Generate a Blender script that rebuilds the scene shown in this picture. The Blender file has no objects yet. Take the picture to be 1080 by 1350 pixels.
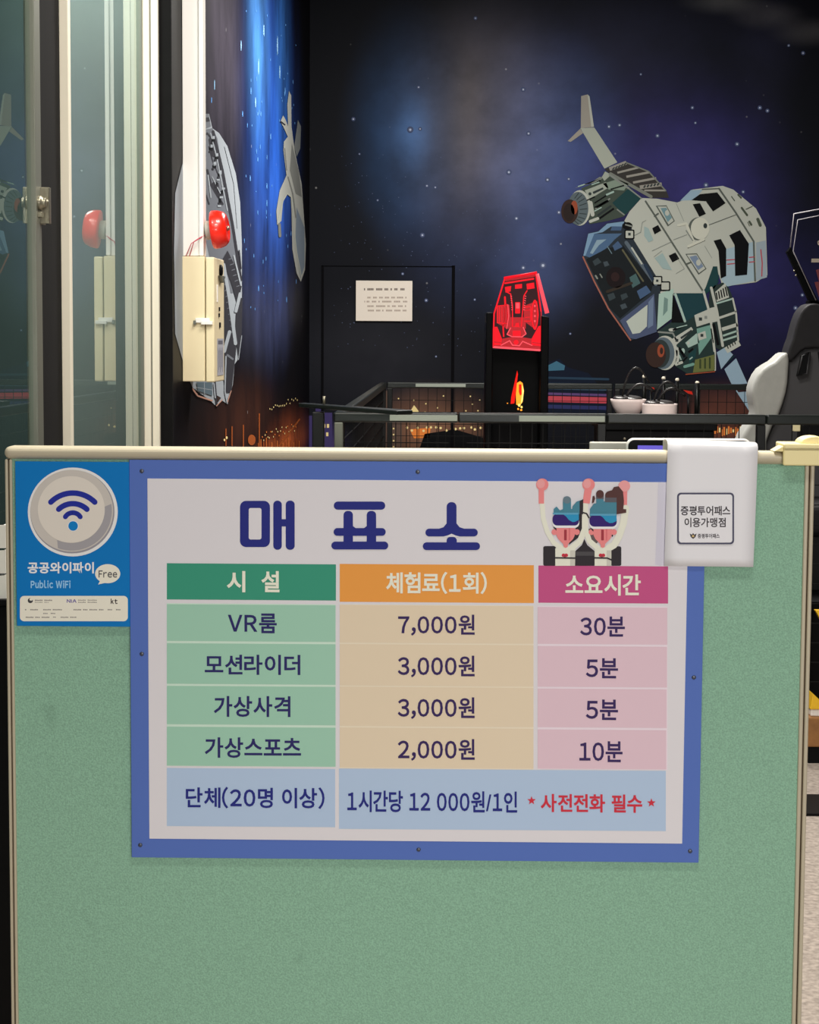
import bpy, math, random
from mathutils import Vector, Matrix
random.seed(7)
SC = bpy.context.scene
COL = SC.collection
R = math.radians

# ------------------------------------------------------------------ camera
FPX = 2600.0
PITCH = math.atan(230.0 / FPX)
ROLL = R(0.36)
CAMP = Vector((0, 0, 1.4))
cd = bpy.data.cameras.new('camera')
cam = bpy.data.objects.new('camera', cd)
COL.objects.link(cam)
cd.sensor_fit = 'AUTO'
cd.sensor_width = 36.0
cd.lens = FPX / 1350.0 * 36.0
cd.clip_start = 0.05
cam.matrix_world = (Matrix.Translation(CAMP) @ Matrix.Rotation(R(90) - PITCH, 4, 'X') @ Matrix.Rotation(ROLL, 4, 'Z'))
SC.camera = cam
CR = cam.matrix_world.to_3x3()

# ------------------------------------------------------------------ world, lamps, exposure
SC.view_settings.view_transform = 'Standard'
SC.view_settings.look = 'None'
SC.view_settings.gamma = 1.0
SC.view_settings.use_curve_mapping = False
SC.view_settings.exposure = 0.0
W = bpy.data.worlds.new('world')
SC.world = W
W.use_nodes = True
W.node_tree.nodes['Background'].inputs[0].default_value = (0.9, 0.95, 1.0, 1)
W.node_tree.nodes['Background'].inputs[1].default_value = 0.06

def area(name, loc, aim, sx, sy, power, col=(1, 1, 1), spread=180):
    d = bpy.data.lights.new(name, 'AREA')
    d.shape = 'RECTANGLE'
    d.size = sx
    d.size_y = sy
    d.energy = power
    d.color = col
    d.spread = R(spread)
    o = bpy.data.objects.new(name, d)
    COL.objects.link(o)
    o.location = loc
    o.rotation_euler = (Vector(aim) - Vector(loc)).to_track_quat('-Z', 'Y').to_euler()
    return o

area('room_ceiling_lamp', (0.75, 8.6, 3.44), (0.75, 8.9, 0), 1.2, 1.2, 170, (1, 0.96, 0.9))
area('passage_ceiling_lamp', (0.15, 5.3, 3.44), (0.0, 5.6, 0), 0.9, 0.5, 60, (1, 0.96, 0.9))
area('front_top_fill', (0.2, 1.5, 3.3), (0.2, 2.4, 0), 1.2, 0.3, 20, (1, 0.96, 0.9))  # added unseen fill, brightens the top rail, clip and sheet tops
area('entrance_ceiling_lamp', (0.1, 3.35, 3.44), (0.0, 3.6, 0), 1.2, 0.6, 95, (1, 0.95, 0.86))
area('side_room_glow_fill', (-1.15, 6.75, 2.85), (-1.15, 7.2, 2.5), 0.3, 0.2, 8, (0.92, 1, 0.97))  # unseen fill, added for the pale glow at the top of the glass
area('side_room_fill', (-1.12, 5.3, 3.0), (-1.1, 7.2, 1.5), 0.3, 0.3, 4.5, (0.94, 1, 0.97), 60)  # unseen fill, added to lift the tone seen through the glass
area('corridor_fill', (0.9, -1.6, 1.5), (0.15, 2.9, 0.30), 1.6, 1.0, 15.5, (1, 0.97, 0.95), 70)  # added low fill behind the camera, aimed to brighten the lower panel

# ------------------------------------------------------------------ projection helpers
def ray(px, py):
    return (CR @ Vector(((px - 540.0) / FPX, -(py - 675.0) / FPX, -1.0))).normalized()

class Frame:
    """a vertical plane: O a point of it, u horizontal to the right, n towards the viewer"""
    def __init__(s, O, u):
        s.O = Vector(O)
        s.u = Vector(u).normalized()
        s.n = Vector((s.u.y, -s.u.x, 0))
    def hit(s, px, py, d=0.0):
        r = ray(px, py)
        O = s.O + s.n * d
        t = (O - CAMP).dot(s.n) / r.dot(s.n)
        return CAMP + r * t
    def uv(s, px, py, d=0.0):
        p = s.hit(px, py, d)
        return ((p - s.O).dot(s.u), p.z)
    def w(s, a, b, d=0.0):
        return s.O + s.u * a + s.n * d + Vector((0, 0, b))

def at(px, py, Y):
    r = ray(px, py)
    return CAMP + r * (Y / r.y)

# ------------------------------------------------------------------ materials
def lin(c):
    c = c / 255.0
    return c / 12.92 if c <= 0.04045 else ((c + 0.055) / 1.055) ** 2.4

MATS = {}
def mat(name, rgb, rough=0.6, metal=0.0, spec=0.4, k=1.0, emit=0.0, coat=0.0):
    if name in MATS:
        return MATS[name]
    m = bpy.data.materials.new(name)
    m.use_nodes = True
    b = m.node_tree.nodes['Principled BSDF']
    c = tuple(min(0.95, lin(v) * k) for v in rgb) + (1,)
    b.inputs['Base Color'].default_value = c
    b.inputs['Roughness'].default_value = rough
    b.inputs['Metallic'].default_value = metal
    b.inputs['Specular IOR Level'].default_value = spec
    b.inputs['Coat Weight'].default_value = coat
    if emit:
        b.inputs['Base Color'].default_value = tuple(v * 0.12 for v in c[:3]) + (1,)
        b.inputs['Specular IOR Level'].default_value = 0.1
        b.inputs['Emission Color'].default_value = c
        b.inputs['Emission Strength'].default_value = emit
    m.diffuse_color = c
    MATS[name] = m
    return m

def speckle(m, scale, amount, bump=0.0, dark=(0, 0, 0), stains=0.0):
    """procedural mottling (and bump) on an existing plain material"""
    nt = m.node_tree
    N, L = nt.nodes, nt.links
    b = N['Principled BSDF']
    base = tuple(b.inputs['Base Color'].default_value)
    tc = N.new('ShaderNodeTexCoord')
    no = N.new('ShaderNodeTexNoise')
    no.inputs['Scale'].default_value = scale
    no.inputs['Detail'].default_value = 3
    L.new(tc.outputs['Object'], no.inputs['Vector'])
    mr = N.new('ShaderNodeMapRange')
    mr.inputs[1].default_value = 0.3
    mr.inputs[2].default_value = 0.7
    mr.inputs[3].default_value = 1 - amount
    mr.inputs[4].default_value = 1 + amount
    L.new(no.outputs['Fac'], mr.inputs[0])
    vm = N.new('ShaderNodeVectorMath')
    vm.operation = 'SCALE'
    vm.inputs[0].default_value = base[:3]
    L.new(mr.outputs[0], vm.inputs['Scale'])
    out = vm.outputs[0]
    if stains:
        n2 = N.new('ShaderNodeTexNoise')
        n2.inputs['Scale'].default_value = 9
        n2.inputs['Detail'].default_value = 2
        L.new(tc.outputs['Object'], n2.inputs['Vector'])
        m2 = N.new('ShaderNodeMapRange')
        m2.inputs[1].default_value = 0.68
        m2.inputs[2].default_value = 0.78
        m2.inputs[3].default_value = 1
        m2.inputs[4].default_value = 1 - stains
        L.new(n2.outputs['Fac'], m2.inputs[0])
        v2 = N.new('ShaderNodeVectorMath')
        v2.operation = 'SCALE'
        L.new(out, v2.inputs[0])
        L.new(m2.outputs[0], v2.inputs['Scale'])
        out = v2.outputs[0]
    L.new(out, b.inputs['Base Color'])
    if bump:
        bp = N.new('ShaderNodeBump')
        bp.inputs['Strength'].default_value = bump
        bp.inputs['Distance'].default_value = 0.002
        L.new(no.outputs['Fac'], bp.inputs['Height'])
        L.new(bp.outputs[0], b.inputs['Normal'])
    return m

FELT = speckle(mat('green_felt', (147, 190, 164), 0.95, spec=0.1), 420, 0.17, 0.5, stains=0.18)
ALU = mat('beige_aluminium', (196, 186, 160), 0.42, 0.0, 0.5)
CREAM = mat('cream_frame', (222, 214, 196), 0.45)
WHITE = mat('white_plastic', (240, 236, 230), 0.5)
BLACKM = mat('black_metal', (12, 13, 13), 0.35, 0.0, 0.3)
BLACKP = mat('black_plastic', (9, 9, 11), 0.5, spec=0.12)
BLACKW = speckle(mat('black_paint', (15, 14, 14), 0.8, spec=0.12), 12, 0.15)
GREYM = mat('grey_metal', (112, 114, 104), 0.4, 0.3)
CHROME = mat('chrome', (150, 144, 126), 0.35, 0.8)
IVORY = mat('ivory_steel', (232, 216, 178), 0.5)
REDBELL = mat('red_enamel', (250, 38, 20), 0.3, 0.0, 0.5, coat=0.4)
CARPET = speckle(mat('grey_carpet', (172, 160, 150), 0.95, spec=0.1), 60, 0.3, 0.6)
CEILM = mat('dark_ceiling', (30, 30, 32), 0.9)
SIDEW = mat('pale_green_paint', (138, 142, 138), 0.85)
LEATHERW = speckle(mat('white_leather', (172, 172, 166), 0.45), 30, 0.05, 0.15)
LEATHERK = speckle(mat('black_leather', (36, 35, 37), 0.6, spec=0.2), 40, 0.1, 0.2)
WOOD = speckle(mat('brown_wood', (150, 104, 58), 0.6), 25, 0.25)
YEL = mat('yellow_plastic', (240, 190, 40), 0.45)
YELC = mat('pale_yellow_plastic', (250, 234, 172), 0.5)

def glass_mat(name, tint, rough=0.0):
    m = bpy.data.materials.new(name)
    m.use_nodes = True
    nt = m.node_tree
    N, L = nt.nodes, nt.links
    N.remove(N['Principled BSDF'])
    out = N['Material Output']
    tr = N.new('ShaderNodeBsdfTransparent')
    tr.inputs[0].default_value = tint + (1,)
    gl = N.new('ShaderNodeBsdfGlossy')
    gl.inputs[0].default_value = (0.9, 0.97, 0.93, 1)
    gl.inputs['Roughness'].default_value = rough
    fr = N.new('ShaderNodeFresnel')
    fr.inputs[0].default_value = 1.5
    mx = N.new('ShaderNodeMixShader')
    ge = N.new('ShaderNodeNewGeometry')
    iv = N.new('ShaderNodeMath')
    iv.operation = 'SUBTRACT'
    iv.inputs[0].default_value = 1.0
    L.new(ge.outputs['Backfacing'], iv.inputs[1])
    mu = N.new('ShaderNodeMath')
    mu.operation = 'MULTIPLY'
    L.new(fr.outputs[0], mu.inputs[0])
    L.new(iv.outputs[0], mu.inputs[1])
    L.new(mu.outputs[0], mx.inputs[0])
    L.new(tr.outputs[0], mx.inputs[1])
    L.new(gl.outputs[0], mx.inputs[2])
    L.new(mx.outputs[0], out.inputs[0])
    return m
GLASS = glass_mat('green_glass', (0.88, 0.94, 0.925))
ACRYL = glass_mat('clear_acrylic', (0.86, 0.86, 0.9))

# ------------------------------------------------------------------ mesh builder (world coordinates)
class MB:
    def __init__(s):
        s.v, s.f, s.m, s.mats = [], [], [], []
        s.smooth = []
    def mi(s, m):
        if m not in s.mats:
            s.mats.append(m)
        return s.mats.index(m)
    def add(s, vs, fs, m, smooth=False):
        b = len(s.v)
        s.v += [Vector(p) for p in vs]
        i = s.mi(m)
        for f in fs:
            s.f.append([b + k for k in f])
            s.m.append(i)
            s.smooth.append(smooth)
        return s
    def box(s, x0, x1, y0, y1, z0, z1, m, fr=None):
        """axis box; with a Frame: x along u, y = distance off the plane towards the viewer"""
        ps = [(x, y, z) for z in (z0, z1) for y in (y0, y1) for x in (x0, x1)]
        if fr:
            ps = [fr.w(p[0], p[2], p[1]) for p in ps]
        fs = [(0, 2, 3, 1), (4, 5, 7, 6), (0, 1, 5, 4), (2, 6, 7, 3), (0, 4, 6, 2), (1, 3, 7, 5)]
        if fr:
            fs = [f[::-1] for f in fs]
        return s.add(ps, fs, m)
    def prism(s, pts, off, m, smooth=False):
        """closed outline (world points) swept by the vector off"""
        n = len(pts)
        off = Vector(off)
        ps = [Vector(p) for p in pts] + [Vector(p) + off for p in pts]
        fs = [tuple(range(n)), tuple(range(2 * n - 1, n - 1, -1))]
        fs += [(i, n + i, n + (i + 1) % n, (i + 1) % n) for i in range(n)]
        return s.add(ps, fs, m, smooth)
    def tube(s, pts, r, m, n=10, closed=False, cap=True):
        pts = [Vector(p) for p in pts]
        rs = r if isinstance(r, (list, tuple)) else [r] * len(pts)
        vs, fs = [], []
        ref = None
        k = len(pts)
        for i, p in enumerate(pts):
            if closed:
                t = pts[(i + 1) % k] - pts[i - 1]
            else:
                t = pts[min(i + 1, k - 1)] - pts[max(i - 1, 0)]
            t.normalize()
            if ref is None:
                ref = Vector((0, 0, 1)) if abs(t.z) < 0.9 else Vector((1, 0, 0))
            a = (ref - t * ref.dot(t)).normalized()
            ref = a
            b = t.cross(a)
            for j in range(n):
                q = 2 * math.pi * j / n
                vs.append(p + (a * math.cos(q) + b * math.sin(q)) * rs[i])
        for i in range(k if closed else k - 1):
            for j in range(n):
                i2 = (i + 1) % k
                fs.append((i * n + j, i * n + (j + 1) % n, i2 * n + (j + 1) % n, i2 * n + j))
        if cap and not closed:
            fs.append(tuple(range(n))[::-1])
            fs.append(tuple((k - 1) * n + j for j in range(n)))
        return s.add(vs, fs, m, True)
    def lathe(s, base, axis, prof, m, n=32):
        """prof: list of (radius, height along axis)"""
        axis = Vector(axis).normalized()
        a = axis.orthogonal().normalized()
        b = axis.cross(a)
        vs, fs = [], []
        for (r, h) in prof:
            for j in range(n):
                q = 2 * math.pi * j / n
                vs.append(Vector(base) + axis * h + (a * math.cos(q) + b * math.sin(q)) * max(r, 1e-5))
        for i in range(len(prof) - 1):
            for j in range(n):
                fs.append((i * n + j, i * n + (j + 1) % n, (i + 1) * n + (j + 1) % n, (i + 1) * n + j))
        fs.append(tuple(range(n))[::-1])
        fs.append(tuple((len(prof) - 1) * n + j for j in range(n)))
        return s.add(vs, fs, m, True)
    def build(s, name, parent=None, bevel=0.0, seg=2, origin=None):
        me = bpy.data.meshes.new(name)
        if parent is not None:
            inv = parent.matrix_world.inverted()
        elif origin is not None:
            inv = Matrix.Translation(-Vector(origin))
        else:
            inv = Matrix.Identity(4)
        me.from_pydata([inv @ p for p in s.v], [], s.f)
        for m in s.mats:
            me.materials.append(m)
        for p, i, sm in zip(me.polygons, s.m, s.smooth):
            p.material_index = i
            p.use_smooth = sm
        me.update()
        o = bpy.data.objects.new(name, me)
        COL.objects.link(o)
        if parent is not None:
            o.parent = parent
            o.matrix_world = parent.matrix_world.copy()
        elif origin is not None:
            o.location = origin
            o.matrix_world = Matrix.Translation(Vector(origin))
        if bevel:
            b = o.modifiers.new('bevel', 'BEVEL')
            b.width = bevel
            b.segments = seg
            b.limit_method = 'ANGLE'
            b.angle_limit = R(40)
        return o

def tag(o, label, cat, group=None, kind=None):
    o['label'] = label
    o['category'] = cat
    if group:
        o['group'] = group
    if kind:
        o['kind'] = kind
    return o

def thing(name, label, cat, loc, rotz=0.0, group=None):
    o = bpy.data.objects.new(name, None)
    COL.objects.link(o)
    o.empty_display_size = 0.1
    o.location = loc
    o.rotation_euler = (0, 0, rotz)
    o.matrix_world = Matrix.Translation(Vector(loc)) @ Matrix.Rotation(rotz, 4, 'Z')
    return tag(o, label, cat, group)

def struct(o):
    o['kind'] = 'structure'
    return o

# ------------------------------------------------------------------ flat print builder
TEXTC = {}
WIDE = {c: chr(ord(c) + 0xFEE0) for c in '0123456789,()VRPublicWiFFreeNAkt'}
def glyph(ch, off, res=3):
    key = (ch, off)
    if key in TEXTC:
        return TEXTC[key]
    c = bpy.data.curves.new('tmp', 'FONT')
    c.body = ch
    c.dimensions = '2D'
    c.fill_mode = 'BOTH'
    c.resolution_u = res
    c.offset = off
    o = bpy.data.objects.new('tmp', c)
    COL.objects.link(o)
    dg = bpy.context.evaluated_depsgraph_get()
    dg.update()
    me = bpy.data.meshes.new_from_object(o.evaluated_get(dg))
    vs = [(v.co.x, v.co.y) for v in me.vertices]
    fs = [tuple(p.vertices) for p in me.polygons]
    bpy.data.objects.remove(o)
    bpy.data.curves.remove(c)
    bpy.data.meshes.remove(me)
    TEXTC[key] = (vs, fs)
    return TEXTC[key]

def text_geo(s, off):
    """string laid out glyph by glyph, normalised to the unit box, y down"""
    vs, fs, pen = [], [], 0.0
    for ch in s:
        if ch == ' ':
            pen += 0.3
            continue
        g, f = glyph(WIDE.get(ch, ch), off)
        x0 = min(v[0] for v in g); x1 = max(v[0] for v in g)
        w = x1 - x0
        side = 0.035 if ch in ',()/' else (0.05 if ch in WIDE or ord(ch) < 128 else max(0.03, (0.9 - w) / 2))
        pen += side
        n0 = len(vs)
        vs += [(x - x0 + pen, y) for x, y in g]
        fs += [tuple(n0 + i for i in q) for q in f]
        pen += w + side
    x0 = min(v[0] for v in vs); x1 = max(v[0] for v in vs)
    y0 = min(v[1] for v in vs); y1 = max(v[1] for v in vs)
    return ([((x - x0) / (x1 - x0), (y1 - y) / (y1 - y0)) for x, y in vs], fs)

class Print(MB):
    """flat printed shapes, pixel coordinates laid onto a plane"""
    def __init__(s, fr, d0=0.0, step=0.0004, tf=None):
        MB.__init__(s)
        s.fr, s.d0, s.step = fr, d0, step
        s.tf = tf or (lambda x, y: (x, y))
        s.k = 0
    def P(s, x, y, layer=0):
        px, py = s.tf(x, y)
        return s.fr.hit(px, py, s.d0 + layer * s.step)
    def poly(s, pts, m, layer=0):
        ps = [s.P(x, y, layer) for x, y in pts]
        ar = sum(pts[i - 1][0] * pts[i][1] - pts[i][0] * pts[i - 1][1] for i in range(len(pts)))
        f = tuple(range(len(ps)))
        if ar > 0:
            f = f[::-1]
        return s.add(ps, [f], m)
    def rect(s, x0, y0, x1, y1, m, layer=0, r=0.0):
        if r <= 0:
            return s.poly([(x0, y0), (x1, y0), (x1, y1), (x0, y1)], m, layer)
        pts = []
        for cx, cy, a0 in ((x1 - r, y0 + r, -90), (x1 - r, y1 - r, 0), (x0 + r, y1 - r, 90), (x0 + r, y0 + r, 180)):
            for i in range(7):
                a = R(a0 + i * 15)
                pts.append((cx + r * math.cos(a), cy + r * math.sin(a)))
        return s.poly(pts, m, layer)
    def ell(s, cx, cy, rx, ry, m, layer=0, n=28, rot=0.0):
        pts = []
        for i in range(n):
            a = 2 * math.pi * i / n
            x, y = rx * math.cos(a), ry * math.sin(a)
            pts.append((cx + x * math.cos(rot) - y * math.sin(rot), cy + x * math.sin(rot) + y * math.cos(rot)))
        return s.poly(pts, m, layer)
    def stroke(s, pts, w, m, layer=0, cap=True):
        h = w / 2.0
        for (a, b) in zip(pts[:-1], pts[1:]):
            dx, dy = b[0] - a[0], b[1] - a[1]
            l = math.hypot(dx, dy) or 1
            nx, ny = -dy / l * h, dx / l * h
            s.poly([(a[0] + nx, a[1] + ny), (b[0] + nx, b[1] + ny), (b[0] - nx, b[1] - ny), (a[0] - nx, a[1] - ny)], m, layer)
        js = pts if cap else pts[1:-1]
        for i, p in enumerate(js):
            s.ell(p[0], p[1], h, h, m, layer + 0.15 + 0.02 * (i % 5), 14)
        return s
    def text(s, t, x0, y0, x1, y1, m, layer=0, off=0.01, slant=0.0):
        vs, fs = text_geo(t, off)
        ps = [s.P(x0 + a * (x1 - x0), y0 + b * (y1 - y0) + slant * a, layer) for a, b in vs]
        return s.add(ps, [f for f in fs], m)

# ------------------------------------------------------------------ the planes of the place
YB = 11.8                                             # back wall
FB = Frame((0, YB, 0), (1, 0, 0))
cx_ = at(408, 400, YB).x
dx_ = at(240, 420, 6.62).x
SL = (cx_ - dx_) / (YB - 6.62)
FL = Frame((dx_, 6.62, 0), (SL, 1, 0))                # left mural wall, u runs away from the viewer
gx_ = at(201, 420, 6.6).x
FG = Frame((gx_, 6.6, 0), (SL, 1, 0))                 # sliding glass doors
YP = 2.916
AP = R(0.7)
FP = Frame((0, YP, 0), (math.cos(AP), -math.sin(AP), 0))   # front of the partition
YMUR = 6.42
umur = (YMUR - 6.62) / FL.u.y

# ------------------------------------------------------------------ murals (printed wall covering)
def mural(name, axis, blobs, base, star_scale=14.0, star_gain=0.5, nlo=0.55, nhi=1.4, nst=(1, 1, 1)):
    m = bpy.data.materials.new(name)
    m.use_nodes = True
    nt = m.node_tree
    N, L = nt.nodes, nt.links
    b = N['Principled BSDF']
    b.inputs['Roughness'].default_value = 0.5
    b.inputs['Specular IOR Level'].default_value = 0.08
    tc = N.new('ShaderNodeTexCoord')
    sx = N.new('ShaderNodeSeparateXYZ')
    L.new(tc.outputs['Object'], sx.inputs[0])
    co = N.new('ShaderNodeCombineXYZ')
    L.new(sx.outputs[axis], co.inputs[0])
    L.new(sx.outputs[2], co.inputs[1])
    no = N.new('ShaderNodeTexNoise')
    no.inputs['Scale'].default_value = 1.8
    no.inputs['Detail'].default_value = 6
    no.inputs['Roughness'].default_value = 0.6
    ns = N.new('ShaderNodeVectorMath'); ns.operation = 'MULTIPLY'
    L.new(co.outputs[0], ns.inputs[0]); ns.inputs[1].default_value = nst
    L.new(ns.outputs[0], no.inputs['Vector'])
    mr = N.new('ShaderNodeMapRange')
    mr.inputs[1].default_value = 0.3
    mr.inputs[2].default_value = 0.7
    mr.inputs[3].default_value = nlo
    mr.inputs[4].default_value = nhi
    L.new(no.outputs['Fac'], mr.inputs[0])
    cur = None
    for (ca, cb, ra, rb, rgb, k) in blobs:
        sub = N.new('ShaderNodeVectorMath'); sub.operation = 'SUBTRACT'
        L.new(co.outputs[0], sub.inputs[0]); sub.inputs[1].default_value = (ca, cb, 0)
        mul = N.new('ShaderNodeVectorMath'); mul.operation = 'MULTIPLY'
        L.new(sub.outputs[0], mul.inputs[0]); mul.inputs[1].default_value = (1 / ra, 1 / rb, 0)
        ln = N.new('ShaderNodeVectorMath'); ln.operation = 'LENGTH'
        L.new(mul.outputs[0], ln.inputs[0])
        mp = N.new('ShaderNodeMapRange'); mp.interpolation_type = 'SMOOTHSTEP'
        mp.inputs[1].default_value = 0; mp.inputs[2].default_value = 1
        mp.inputs[3].default_value = k; mp.inputs[4].default_value = 0
        L.new(ln.outputs['Value'], mp.inputs[0])
        sc = N.new('ShaderNodeVectorMath'); sc.operation = 'SCALE'
        sc.inputs[0].default_value = tuple(lin(v) for v in rgb)
        L.new(mp.outputs[0], sc.inputs['Scale'])
        if cur is None:
            cur = sc.outputs[0]
        else:
            ad = N.new('ShaderNodeVectorMath'); ad.operation = 'ADD'
            L.new(cur, ad.inputs[0]); L.new(sc.outputs[0], ad.inputs[1])
            cur = ad.outputs[0]
    nz = N.new('ShaderNodeVectorMath'); nz.operation = 'SCALE'
    L.new(cur, nz.inputs[0]); L.new(mr.outputs[0], nz.inputs['Scale'])
    ab = N.new('ShaderNodeVectorMath'); ab.operation = 'ADD'
    L.new(nz.outputs[0], ab.inputs[0]); ab.inputs[1].default_value = tuple(lin(v) for v in base)
    # fine stars
    vo = N.new('ShaderNodeTexVoronoi'); vo.inputs['Scale'].default_value = star_scale
    L.new(co.outputs[0], vo.inputs['Vector'])
    lt = N.new('ShaderNodeMapRange')
    lt.inputs[1].default_value = 0.02; lt.inputs[2].default_value = 0.07
    lt.inputs[3].default_value = star_gain; lt.inputs[4].default_value = 0
    L.new(vo.outputs['Distance'], lt.inputs[0])
    rs = N.new('ShaderNodeSeparateXYZ'); L.new(vo.outputs['Color'], rs.inputs[0])
    pw = N.new('ShaderNodeMath'); pw.operation = 'POWER'; pw.inputs[1].default_value = 4
    L.new(rs.outputs[0], pw.inputs[0])
    n3 = N.new('ShaderNodeMath'); n3.operation = 'MULTIPLY'
    L.new(lt.outputs[0], n3.inputs[0]); L.new(pw.outputs[0], n3.inputs[1])
    st = N.new('ShaderNodeVectorMath'); st.operation = 'ADD'
    L.new(ab.outputs[0], st.inputs[0]); L.new(n3.outputs[0], st.inputs[1])
    L.new(st.outputs[0], b.inputs['Base Color'])
    return m

def bb(px, py, rx, ry, rgb, k=1.0):
    c = FB.uv(px, py); e = FB.uv(px + rx, py)
    f_ = FB.uv(px, py - ry)
    return (c[0], c[1], abs(e[0] - c[0]), abs(f_[1] - c[1]), rgb, k)

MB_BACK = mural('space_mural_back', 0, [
    bb(535, 170, 95, 190, (38, 68, 108), 1.0),
    bb(545, 175, 35, 70, (60, 100, 150), 0.5),
    bb(635, 160, 150, 210, (86, 82, 86), 0.95),  # grey-brown lamp sheen put into the mural colour, with the next blob
    bb(618, 170, 40, 150, (70, 62, 54), 0.5),
    bb(725, 190, 130, 180, (62, 80, 128), 0.95),
    bb(640, 300, 170, 160, (46, 58, 92), 0.75),
    bb(712, 360, 90, 110, (60, 72, 110), 0.6),
    bb(890, 250, 200, 200, (50, 46, 108), 0.9),
    bb(1000, 390, 200, 150, (36, 32, 84), 0.8),
    bb(1010, 60, 60, 200, (26, 26, 44), 0.5),
    bb(800, 60, 300, 110, (34, 36, 62), 0.6),
    bb(570, 570, 110, 75, (122, 86, 64), 1.2),
    bb(950, 560, 90, 70, (104, 60, 44), 1.0),
    bb(422, 590, 50, 50, (82, 66, 128), 0.9),
    bb(500, 470, 160, 120, (34, 34, 38), 0.8),
    bb(955, 2, 70, 22, (90, 90, 88), 0.6),
    bb(1010, 20, 60, 24, (84, 82, 82), 0.6),
    bb(1065, 42, 60, 24, (84, 82, 82), 0.5),
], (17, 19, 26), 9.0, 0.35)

def bl(px, py, rx, ry, rgb, k=1.0):
    c = FL.uv(px, py)
    a0 = FL.uv(px - rx, py)[0]; a1 = FL.uv(px + rx, py)[0]
    return (FL.w((a0 + a1) / 2, 0).y, c[1], abs(a1 - a0) / 2, abs(FL.uv(px, py - ry)[1] - c[1]), rgb, k)

MB_LEFT = mural('space_mural_left', 1, [
    bl(352, 140, 52, 420, (28, 66, 146), 0.75),
    bl(340, 60, 22, 200, (90, 160, 226), 0.4),
    bl(356, 230, 36, 170, (36, 100, 210), 0.45),
    bl(372, 60, 16, 200, (60, 130, 206), 0.35),
    bl(340, 330, 70, 170, (44, 56, 96), 0.6),
    bl(340, 430, 60, 90, (56, 58, 76), 0.6),
    bl(290, 60, 40, 260, (84, 78, 92), 0.7),
    bl(300, 560, 80, 90, (64, 34, 20), 0.7),
    bl(375, 585, 40, 60, (140, 68, 34), 0.8),
    bl(345, 610, 70, 36, (160, 80, 36), 0.8),
], (14, 13, 18), 7.0, 0.6, 0.25, 1.8, (1.1, 0.5, 1))

# ------------------------------------------------------------------ the setting
struct(MB().box(-3.2, 4.0, -3.0, YB + 0.2, -0.1, 0.0, CARPET).build('floor'))
struct(MB().box(-3.2, 4.0, 2.2, YB + 0.2, 3.5, 3.6, CEILM).build('ceiling'))
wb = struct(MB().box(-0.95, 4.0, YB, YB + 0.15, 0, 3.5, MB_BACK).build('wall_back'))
b = MB()
b.box(umur, (YB - 6.62) / FL.u.y + 0.02, -0.095, 0.0, 0, 3.5, MB_LEFT, FL)
wl = struct(b.build('wall_left'))
e = MB()
e.box(umur - 0.012, umur - 0.0005, -0.1, 0.0, 0, 3.5, BLACKW, FL)
struct(e.build('trim_1'))
struct(MB().box(3.7, 3.85, 2.2, YB, 0, 3.5, BLACKW).build('wall_right'))
struct(MB().box(-2.15, -2.0, 2.2, YB, 0, 3.5, SIDEW).build('wall_side'))
struct(MB().box(-1.33, -0.90, 7.2, 7.3, 0, 3.5, SIDEW).build('wall_added_glass_backing'))  # wall added behind the glass so the far pane looks milky
struct(MB().box(-2.0, -1.335, 7.2, 7.3, 0, 3.5, speckle(mat('dark_backing_green', (66, 78, 76), 0.85), 3, 0.1)).build('wall_added_dark_backing'))  # dark wall added behind the glass to darken the near pane

# mural colours
K = 1.15
def mc(n, rgb): return mat('mural_' + n, rgb, 0.6, 0, 0.08, K)
Wc = mc('white', (170, 174, 164)); Gc = mc('grey', (122, 128, 122)); Dc = mc('dark', (46, 54, 54))
Kc = mc('black', (10, 12, 14)); Tc = mc('teal', (28, 60, 62)); Bc = mc('light_blue', (136, 160, 176))
Sc = mc('slate', (64, 86, 116)); Lc = mc('line', (84, 90, 84)); Oc = mc('orange_brown', (140, 70, 48))
Nc = mc('nozzle', (52, 38, 34)); Rc = mc('red', (170, 66, 76)); Pc = mc('pale_green', (150, 174, 164))
Tn = mc('tan', (148, 144, 134)); Vc = mc('olive', (98, 104, 60)); Mc = mc('mid', (84, 98, 92))
Ob = mc('orange', (226, 130, 60)); Yb = mc('lamp_yellow', (250, 214, 150)); Pu = mc('purple', (62, 54, 100))
Br = mc('brown', (74, 56, 48)); St = mc('star', (178, 186, 204)); Sd = mc('star_halo', (84, 94, 124))
Gy = mc('steel', (150, 157, 164)); Gd = mc('steel_dark', (50, 50, 56)); Gm = mc('steel_mid', (104, 108, 116))

def zt(ox, oy, s): return lambda x, y: (ox + x / s, oy + y / s)
p = Print(FB, 0.0015, 0.0006)
# ---- stern boom and upper engine
p.tf = zt(740, 100, 6.75)
p.poly([(178, 180), (235, 165), (290, 455), (175, 465)], Tn, 1)
p.poly([(235, 165), (252, 182), (292, 452), (268, 456)], Wc, 2)
p.poly([(170, 470), (195, 510), (85, 588), (58, 580)], Tn, 1)
p.poly([(170, 465), (295, 460), (500, 770), (385, 825)], mc('boom', (158, 164, 152)), 2)
p.poly([(385, 830), (560, 765), (780, 850), (940, 1030), (960, 1085), (790, 1085), (600, 960), (430, 870)], mc('rib_dark', (52, 50, 48)), 1)
for a_, b_, w_ in (((430, 830), (580, 772), 34), ((500, 862), (690, 815), 18), ((580, 898), (785, 858), 20), ((640, 950), (845, 910), 20), ((700, 992), (895, 965), 34), ((740, 1020), (930, 1020), 16)):
    p.stroke([a_, b_], w_, mc('rib', (140, 138, 130)), 3, False)
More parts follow.
